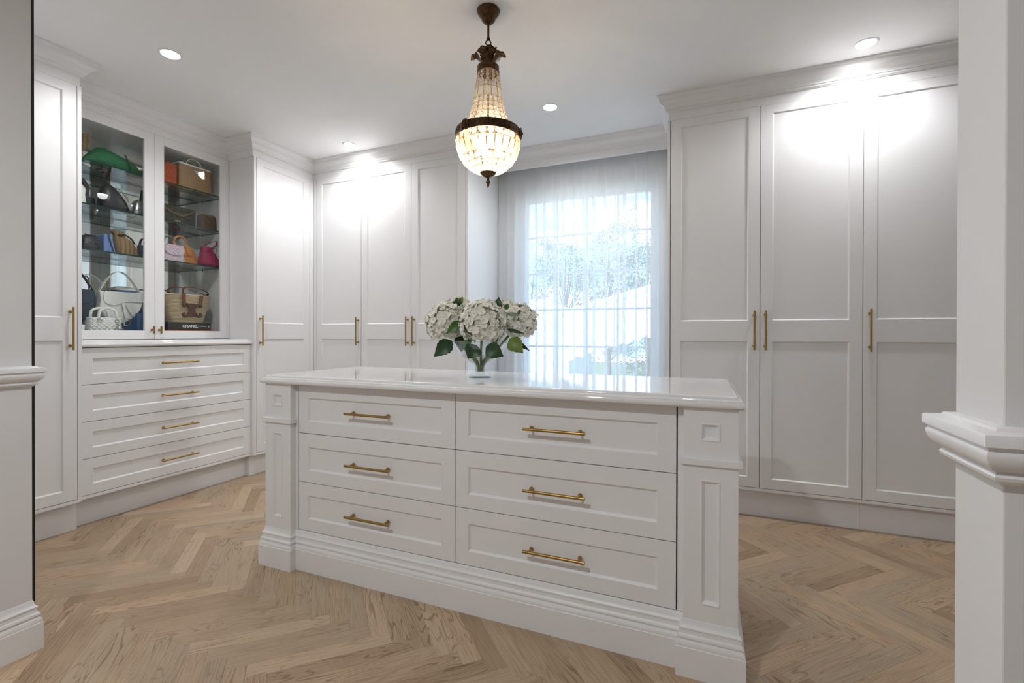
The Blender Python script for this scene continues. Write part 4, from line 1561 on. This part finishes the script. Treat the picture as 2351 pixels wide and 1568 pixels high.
# bottom of first door: navy saddle, white saddle, white top-handle, blue dust bag, stands
def saddle(name, label, Yc, Xc, body, flapm, s_, mirror_, z=FLZ, rise=.085, pole=True):
    b_ = bag(name, label, Yc, z, Xc)
    out = [(-.118, .205), (-.112, .150), (-.115, .100), (-.095, .050), (-.055, .012), (-.02, .0), (.03, .018), (.075, .055), (.108, .100), (.120, .150), (.118, .205)]
    out = [(a * s_ * mirror_, w_ * s_ + rise) for a, w_ in out]
    o2 = bez([(a, 0, w_) for a, w_ in out], 5)
    MB().poly([(p.x, p.z) for p in o2], .050 * s_, (0, -.025 * s_, 0), (1, 0, 0), (0, 0, 1), (0, 1, 0)).build('body', body, b_, bevel=.006)
    fl = [(-.092, .208), (-.100, .180), (-.098, .148), (-.078, .126), (-.045, .120), (-.015, .130), (.02, .144), (.06, .148), (.122, .150), (.122, .208)]
    o2 = bez([(a * s_ * mirror_, 0, w_ * s_ + rise) for a, w_ in fl], 5)
    MB().poly([(p.x, p.z) for p in o2], .006, (0, -.032 * s_, 0), (1, 0, 0), (0, 0, 1), (0, 1, 0)).build('flap', flapm, b_, bevel=.002)
    sk = bez([(-.112 * s_ * mirror_, 0, .205 * s_ + rise), (-.075 * s_ * mirror_, 0, .275 * s_ + rise), (-.035 * s_ * mirror_, 0, .325 * s_ + rise), (0.005, 0, .338 * s_ + rise), (.045 * s_ * mirror_, 0, .315 * s_ + rise), (.085 * s_ * mirror_, 0, .26 * s_ + rise), (.116 * s_ * mirror_, 0, .205 * s_ + rise)], 6)
    MB().strap(sk, .026 * s_, .003, (0, 1, 0)).build('strap', body, b_, smooth=True)
    ch_ = MB()
    ch_.torus((-.108 * s_ * mirror_, -.004, .212 * s_ + rise), .012, .0028, (0, 1, .2), 14, 6, (1.5, .8))
    ch_.torus((.112 * s_ * mirror_, -.004, .208 * s_ + rise), .010, .0024, (0, 1, 0), 12, 6)
    ch_.build('buckle', GOLD, b_, smooth='all')
    return b_


b_ = saddle('saddle_bag', 'white leather saddle bag with hanging metal letter charm, held on a stand', 1.952, -3.765, WHITEL, WHITEL, 1.08, 1)
MB().strap([(.002, -.040, .235), (.010, -.042, .18), (.020, -.044, .125)], .017, .003, (1, 0, 0)).build('tab', WHITEL, b_)
MB().strap([(.018, -.036, .235), (.045, -.038, .185), (.068, -.040, .145)], .017, .003, (1, 0, .4)).build('tab', WHITEL, b_)
text_mesh('D', .075, CHROME, b_, (.024, -.044, .098), 'letter_charm', .003, (PI / 2, 0, 0))
b_ = saddle('saddle_bag', 'navy leather saddle bag at the end of the display floor', 1.688, -3.785, NAVYL, NAVYL, 1.06, -1, rise=.090)
for Yc, nm, lb in ((1.912, 'bag_stand', 'thin brass bag stand carrying the white saddle bag'), (1.69, 'bag_stand', 'thin brass bag stand carrying the navy saddle bag')):
    s_ = bag('bag_stand', lb, Yc, FLZ, -3.835, 'stand')
    MB().lathe([(0, 0), (.045, 0), (.045, .004), (.006, .006), (.0045, .012), (.0045, .40), (0, .40)], (0, 0, 0), 20).build('pole', BRASS, s_, smooth=True)
    MB().tube(bez([(0, 0, .40), (0, -.02, .425), (0, -.05, .43)], 5), .0042, 8).build('hook', BRASS, s_, smooth=True)
b_ = bag('top_handle_bag', 'small white quilted bag with arched handles and dangling charm', 1.822, FLZ, -3.69)
MB().loft(soft_box(.185, .128, .075, .95, 7)).build('body', WQUILT, b_, smooth=True)
for yy, xx in ((-.026, .010), (.026, -.010)):
    MB().tube(bez([(-.050 + xx, yy, .118), (-.049 + xx, yy, .15), (-.038 + xx, yy, .176), (0 + xx, yy, .190), (.038 + xx, yy, .176), (.049 + xx, yy, .15), (.050 + xx, yy, .118)], 5), .0085, 10).build('handle', WHITEL, b_, smooth=True)
mb = MB()
for xx in (-.040, .060):
    mb.torus((xx, -.037, .106), .012, .003, (0, 1, 0), 14, 6, (1, 1))
    mb.ball((xx, -.034, .122), .006, 8, 6)
mb.build('eyelet', CHROME, b_, smooth='all')
mb = MB()
mb.torus((.064, -.045, .085), .014, .002, (0, 1, 0), 14, 6)
for k, (dx, dz, ln) in enumerate(((-.012, .0, .045), (0, -.004, .052), (.012, .002, .042), (.020, .006, .034))):
    mb.tube([(.064 + dx * .4, -.046, .074), (.064 + dx, -.048, .074 - ln + dz)], [.0025, .0045], 6)
    mb.torus((.064 + dx, -.048, .068 - ln + dz + .006), .007, .002, (0, 1, 0), 10, 5)
mb.build('charm', CHROME, b_, smooth='all')
b_ = bag('dust_bag', 'blue satin bucket bag standing behind the white saddle bag', 2.052, FLZ, -3.865)
MB().loft([(0, .075, .050, 0, 0, 3.2), (.02, .080, .054, 0, 0, 3.2), (.16, .084, .054, 0, 0, 3), (.28, .086, .050, -.01, 0, 3), (.325, .084, .046, -.014, 0, 3), (.33, .078, .042, -.014, 0, 3)], 28).build('body', DENIM, b_, smooth=True)
MB().loft([(.331, .082, .045, -.014, 0, 3), (.352, .07, .036, -.014, 0, 3), (.358, .05, .02, -.014, 0, 3)], 28).build('lid', GREYL, b_, smooth=True)
b_ = bag('pouch', 'slim blue satin pouch leaning by the display door stile', 2.052, FLZ, -3.70)
MB().loft(soft_box(.066, .165, .05, .97, 4)).build('body', DENIM, b_, smooth=True)
MB().ball((.022, -.027, .075), .005, 8, 6).build('stud', CHROME, b_, smooth='all')

# shelf A, second door
b_ = bag('box_bag', 'orange-red quilted bag with gold chain on the top glass shelf', 2.235, SHA, -3.745, turn=-.12)
MB().loft(soft_box(.135, .165, .085, .93, 6)).build('body', ORNG, b_, smooth=True)
MB().poly([(-.055, .16), (.058, .16), (.060, .075), (.05, .062), (-.05, .062), (-.06, .075)], .007, (0, -.048, 0), (1, 0, 0), (0, 0, 1), (0, 1, 0)).build('flap', ORNG, b_, bevel=.003)
chain(bez([(-.05, 0, .165), (-.03, -.01, .18), (0, -.015, .172), (.03, -.01, .178), (.055, 0, .160)], 5), b_, GOLD, .0055, .0015)
b_ = bag('wicker_bag', 'boxy wicker basket bag with white leather top and handle', 2.432, SHA, -3.745)
MB().loft([(0, .122, .055, 0, 0, 12), (.01, .125, .058, 0, 0, 12), (.185, .125, .058, 0, 0, 12)], 40).build('body', WICK, b_, smooth=True)
MB().loft([(.1852, .127, .060, 0, 0, 12), (.196, .127, .060, 0, 0, 12), (.200, .122, .055, 0, 0, 12)], 40).build('lid', WHITEL, b_, smooth=True)
for yy in (-.030, .030):
    MB().strap(bez([(-.062, yy, .200), (-.055, yy, .225), (-.03, yy, .246), (.0, yy, .250), (.032, yy, .240), (.052, yy, .218), (.066, yy, .200)], 5), .016, .006, (0, 1, 0)).build('handle', WHITEL, b_, smooth=True)
MB().poly([(-.024, .163), (.024, .163), (.0, .135)], .003, (.002, -.0612, 0), (1, 0, 0), (0, 0, 1), (0, 1, 0)).build('emblem', GREYL, b_)
# shelf B, second door
b_ = bag('flap_bag', 'olive quilted flap bag with swagged gold chain on the second glass shelf', 2.327, SHB, -3.755)
MB().loft(soft_box(.255, .138, .075, .97, 8)).build('body', OLIVE, b_, smooth=True)
MB().poly([(-.118, .138), (.118, .138), (.118, .035), (.110, .028), (-.110, .028), (-.118, .035)], .006, (0, -.0425, 0), (1, 0, 0), (0, 0, 1), (0, 1, 0)).build('flap', OLIVE, b_, bevel=.003)
chain(bez([(-.125, -.048, .120), (-.08, -.054, .090), (-.02, -.058, .070), (.03, -.056, .078), (.075, -.052, .105), (.112, -.045, .132), (.125, -.02, .128)], 6), b_, GOLD, .0056, .0016)
mb = MB()
for k in range(5):
    mb.ball((-.045 + k * .009, -.050, .022 + .004 * (k % 2)), .0065, 8, 6)
mb.build('clasp', GOLD, b_, smooth='all')
b_ = bag('flap_bag', 'chocolate brown chevron-stitched flap bag with chain on the second glass shelf', 2.552, SHB, -3.745)
MB().loft(soft_box(.135, .122, .060, .97, 8)).build('body', BROWND, b_, smooth=True)
MB().poly([(-.066, .122), (.046, .122), (.046, .004), (-.066, .004)], .008, (0, -.038, 0), (1, 0, 0), (0, 0, 1), (0, 1, 0)).build('flap', BROWNQ, b_, bevel=.003)
chain(bez([(-.06, -.02, .122), (-.02, -.02, .128), (.03, -.02, .132), (.055, -.015, .128), (.066, 0, .112)], 5), b_, GOLD, .005, .0015)
# shelf C, second door
b_ = bag('quilted_bag', 'lilac quilted flap bag with chain handle on the third glass shelf', 2.252, SHC, -3.702, turn=.05)
MB().loft([(0, .078, .040, 0, 0, 6), (.015, .082, .044, 0, 0, 6), (.07, .074, .038, 0, 0, 6), (.118, .062, .024, 0, 0, 6), (.127, .058, .016, 0, 0, 6)], 32).build('body', LILAC, b_, smooth=True)
o2 = bez([(-.064, 0, .122), (-.07, 0, .068), (-.035, 0, .046), (.0, 0, .042), (.035, 0, .046), (.07, 0, .068), (.064, 0, .122)], 5)
MB().poly([(p.x, p.z) for p in o2], .005, (0, -.047, 0), (1, 0, 0), (0, 0, 1), (0, 1, 0)).build('flap', LILAC, b_, bevel=.002)
chain(bez([(-.05, 0, .125), (-.042, 0, .165), (-.01, 0, .188), (.025, 0, .170), (.045, 0, .128)], 5), b_, CHROME, .0052, .0016)
b_ = bag('ring_handle_bag', 'tan leather bag with large ring handle on the third glass shelf', 2.412, SHC, -3.802)
MB().loft([(0, .086, .042, .004, 0, 9), (.01, .088, .044, .004, 0, 9), (.10, .072, .030, 0, 0, 9), (.125, .066, .022, 0, 0, 9), (.128, .062, .018, 0, 0, 9)], 36).build('body', TANL, b_, smooth=True)
MB().poly([(-.068, .126), (.048, .126), (.046, .068), (-.072, .068)], .005, (0, -.040, 0), (1, 0, 0), (0, 0, 1), (0, 1, 0)).build('flap', TANL, b_, bevel=.0015)
MB().torus((-.045, -.022, .168), .047, .0085, (0, 1, 0), 28, 10).build('ring_handle', TANL, b_, smooth='all')
MB().strap(bez([(.0, -.030, .150), (.006, -.043, .12), (.010, -.047, .095), (.0, -.047, .083)], 5), [.022, .026, .03, .032, .034, .036, .038, .040, .040, .040, .038, .036, .032, .026, .020, .012], .005, (1, 0, 0)).build('tab', TANL, b_)
b_ = bag('bucket_bag', 'magenta suede drawstring bucket bag on the third glass shelf', 2.543, SHC, -3.705)
MB().loft([(0, .070, .048, 0, 0, 3.4), (.015, .076, .052, 0, 0, 3.4), (.06, .072, .050, -.004, 0, 3), (.105, .056, .040, -.012, 0, 2.6), (.132, .042, .030, -.018, 0, 2.4), (.150, .046, .032, -.018, 0, 2.6), (.154, .038, .024, -.018, 0, 2.6)], 32).build('body', MAGE, b_, smooth='all')
MB().tube(bez([(-.05, -.035, .110), (-.015, -.047, .124), (.0, -.05, .122), (.006, -.056, .07), (.002, -.058, .010)], 5), .003, 6).build('drawstring', MAGE, b_, smooth=True)
MB().strap(bez([(-.052, 0, .140), (-.015, .0, .18), (.03, .0, .205), (.062, .0, .215), (.066, .0, .190), (.03, -.01, .160), (.018, -.02, .148)], 5), .012, .004, (0, 1, 0)).build('strap', MAGE, b_)
# bottom, second door: books and basket tote
b_ = bag('book', 'thick book in an orange cover, lowest on the display floor', 2.385, FLZ, -3.775, 'book')
MB().box(-.19, .155, -.13, .10, 0, .050).build('cover', ORB, b_, bevel=.002)
b_ = bag('book', 'large black book with white spine lettering lying on the orange book', 2.372, FLZ + .0505, -3.775, 'book')
mb = MB().box(-.175, .148, -.125, .10, 0, .056)
mb.build('cover', BOOKB, b_, bevel=.004)
text_mesh('CHANEL', .030, INKW, b_, (-.012, -.1256, .028), 'spine_lettering', .0004, (PI / 2, 0, 0), .0012)
text_mesh('CATWALK', .012, INKW, b_, (.083, -.1256, .028), 'spine_lettering', .0004, (PI / 2, 0, 0))
mb = MB()
mb.torus((.132, -.1257, .028), .005, .0011, (0, 1, 0), 12, 5)
mb.box(.1312, .1328, -.1262, -.1252, .021, .035)
mb.build('spine_emblem', INKW, b_)
BZ = FLZ + .107
b_ = bag('basket_tote', 'natural woven basket tote with brown leather straps and emblem, on the black book', 2.365, BZ, -3.735)
secs = []
for k in range(15):
    f = k / 14
    secs.append((f * .215, .120 + .062 * f ** .8, .075 + .010 * f, .004 * f, 0, 3))
secs += [(.215, .176, .079, .004, 0, 3), (.19, .17, .074, .004, 0, 3)]
MB().loft(secs, 40).build('body', STRAW, b_, smooth='all')
mb = MB()
for k in range(22):
    f = (k + .5) / 22
    z_ = f * .213
    hx_, hy_ = .120 + .062 * f ** .8, .075 + .010 * f
    pts = []
    for q in range(48):
        a = 2 * PI * q / 48
        ca, sa = math.cos(a), math.sin(a)
        pts.append((math.copysign(abs(ca) ** (2 / 3), ca) * hx_ + .004 * f, math.copysign(abs(sa) ** (2 / 3), sa) * hy_, z_ + .0022 * math.sin(q * PI)))
    mb.tube(pts, [.0034 + .0016 * (q % 2) for q in range(48)], 5, closed=True)
mb.build('braid', STRAW, b_, smooth='all')
for yy in (-.085, .085):
    h_ = bez([(-.062, yy * 1.04, .140), (-.066, yy * 1.05, .205), (-.058, yy * .95, .262), (.0, yy * .8, .278), (.08, yy * .75, .268), (.155, yy * .3, .235)] if yy > 0 else
             [(-.058, yy * 1.04, .150), (-.062, yy * 1.06, .215), (-.05, yy * 1.0, .262), (.02, yy * .8, .272), (.11, yy * .7, .262), (.178, yy * .25, .238), (.165, yy * .05, .222), (.12, yy * .45, .232)], 5)
    MB().strap(h_, .020, .004, (0, 1, .25)).build('strap', COGN, b_)
MB().strap([(-.056, -.092, .145), (-.060, -.098, .222)], .024, .005, (1, 0, 0)).build('strap_patch', COGN, b_)
MB().strap([(.070, -.090, .140), (.078, -.094, .212)], .024, .005, (1, 0, 0)).build('strap_patch', COGN, b_)
# emblem: two back-to-back curled arcs joined by a barrel
em = MB()
em.poly([(p.x, p.z) for p in bez([(-.030, 0, .130), (-.014, 0, .136), (.014, 0, .136), (.030, 0, .130), (.022, 0, .108), (.018, 0, .092), (.022, 0, .076), (.030, 0, .054), (.014, 0, .048), (-.014, 0, .048), (-.030, 0, .054), (-.022, 0, .076), (-.018, 0, .092), (-.022, 0, .108)], 4)], .007, (.004, -.099, 0), (1, 0, 0), (0, 0, 1), (0, 1, 0))
for sx in (-1, 1):
    for sz, zc_ in ((1, .092), (-1, .092)):
        pts = bez([(.020 * sx, 0, zc_ + sz * .022), (.026 * sx, 0, zc_ + sz * .034), (.040 * sx, 0, zc_ + sz * .042), (.053 * sx, 0, zc_ + sz * .038), (.054 * sx, 0, zc_ + sz * .028), (.047 * sx, 0, zc_ + sz * .026)], 4)
        em.tube([(p.x + .004, -.096, p.z) for p in pts], .0088, 8)
em.v = [((x - .004) * 1.22 + .004, y, (z - .092) * 1.12 + .095) for x, y, z in em.v]
em.build('emblem', leather('chestnut_leather', (.085, .03, .014)), b_, smooth=True)

# ------------------------------------------------------------------ outside the window
LAWN = add_noise(principled('garden_ground', (.12, .15, .07), .9), 1.2, .3)
struct(MB().box(-60, 60, 5.5, 90, -4.2, -4.0).build('ground', LAWN, loc=(0, 0, 0)))
ROOFW = principled('white_roof_sheet', (.66, .68, .70), .35)
HOUSEW = add_noise(principled('render_wall', (.62, .60, .57), .8), 3, .08)
# neighbour's roof: the hip line rises to the right; ribbed sheet falls toward this house
A = at(1205, 752, Y=9.0)
B = at(1620, 628, Y=10.2)
nb = thing('neighbour_house', 'neighbouring house with white ribbed metal roof outside the window', 'house', ((A.x + B.x) / 2, 8.0, -4.0))
dn = Vector((-.35, -.86, -.42)).normalized()
hip = (B - A)
rf = MB()
NR = 34
vs_, fs_ = [], []
for i in range(NR * 4 + 1):
    u = -.25 + 1.6 * i / (NR * 4)
    base = A + hip * u
    ph = i % 4
    h_ = .035 if ph in (1, 2) else 0
    for v_ in (0, 3.4):
        p = base + dn * v_ + Vector((0, 0, h_))
        vs_.append(p)
for i in range(NR * 4):
    fs_.append((i * 2, i * 2 + 2, i * 2 + 3, i * 2 + 1))
rf.add(vs_, fs_).build('roof_sheet', ROOFW, nb, world=True)
cap = MB().strap([A + hip * -.25 + Vector((0, 0, .05)), A + hip * 1.35 + Vector((0, 0, .05))], .30, .04, dn)
cap.build('hip_cap', ROOFW, nb, world=True)
lo = A + dn * 3.4
hi = B + dn * 3.4
MB().box(min(lo.x, hi.x) - 1.0, max(lo.x, hi.x) + 1.5, 6.6, 7.4, -4.0, min(lo.z, hi.z) - .9).build('wall', HOUSEW, nb, world=True)
C_ = at(1150, 700, Y=17)
D_ = at(1310, 700, Y=17)
nb2 = thing('garden_house', 'low pale house with shallow roof beyond the white ribbed roof', 'house', ((C_.x + D_.x) / 2, 18, -4.0))
MB().box(C_.x - 2, D_.x - .1, 17.2, 21, -4, C_.z - .55).build('wall', HOUSEW, nb2, world=True)
MB().add([(C_.x - 2.4, 16.8, C_.z - .6), (D_.x + .3, 16.8, C_.z - .6), (D_.x + .3, 21.4, C_.z - .6), (C_.x - 2.4, 21.4, C_.z - .6), (C_.x - .8, 19, C_.z + .35), (D_.x - 1.6, 19, C_.z + .35)],
         [(0, 1, 5, 4), (1, 2, 5), (2, 3, 4, 5), (3, 0, 4), (0, 3, 2, 1)]).build('roof', ROOFW, nb2, world=True)

LEAFT = [add_noise(principled('gum_leaf', (.055, .085, .040), .6), 2, .5), add_noise(principled('gum_leaf_grey', (.085, .11, .075), .6), 2, .4)]
BARK = add_noise(principled('bark', (.20, .16, .13), .9), 4, .3)


def tree(label, px, ytop, Y, wpx, seed, nclump, mat):
    r = random.Random(seed)
    top = at(px, ytop, Y=Y)
    H = top.z + 4.0
    wd = wpx / F * Y * 1.05
    tr = thing('tree', label, 'tree', (top.x, Y, -4.0))
    tk = MB()
    tk.tube(bez([(top.x, Y, -4), (top.x + .1, Y, -4 + H * .35), (top.x - .15, Y, -4 + H * .65), (top.x, Y, -4 + H * .9)], 4), [.22 - .19 * i / 12 for i in range(13)], 7)
    cl = []
    for k in range(nclump):
        a = r.uniform(0, 2 * PI)
        f = r.uniform(.30, 1.0)
        rad = wd / 2 * math.sqrt(r.random()) * math.sin(PI * min(1, .22 + .75 * (1 - f) * 1.2))
        c = Vector((top.x + rad * math.cos(a), Y + rad * math.sin(a) * .8, -4 + H * f))
        cl.append((c, r.uniform(.35, .8)))
        if k % 3 == 0:
            tk.tube([(top.x, Y, -4 + H * f * .72), c], [.05, .015], 5)
    tk.build('trunk', BARK, tr, world=True)
    vs, fs = [], []
    for c, s_ in cl:
        for _ in range(120):
            d = Vector((r.gauss(0, 1), r.gauss(0, 1), r.gauss(0, .75))) * s_ * .5
            p = c + d
            u = Vector((r.uniform(-1, 1), r.uniform(-1, 1), r.uniform(-1.2, .4))).normalized()
            v = u.cross(Vector((r.uniform(-1, 1), r.uniform(-1, 1), r.uniform(-1, 1)))).normalized()
            L, w_ = r.uniform(.08, .15), r.uniform(.02, .04)
            o_ = len(vs)
            vs += [p, p + u * L * .5 + v * w_, p + u * L, p + u * L * .5 - v * w_]
            fs.append((o_, o_ + 1, o_ + 2, o_ + 3))
    MB().add(vs, fs).build('foliage', mat, tr, world=True)['kind'] = 'stuff'
    return tr


tree('tall grey-green gum tree behind the white ribbed roof', 1395, 485, 31, 210, 1, 90, LEAFT[1])
tree('dark leafy gum tree rising just beside the low pale house', 1300, 556, 23, 170, 2, 80, LEAFT[0])
tree('small spreading gum tree farther back past the low pale house', 1225, 598, 40, 150, 3, 70, LEAFT[0])
tree('bushy gum tree behind the high end of the ribbed roof', 1490, 560, 20, 150, 4, 80, LEAFT[0])
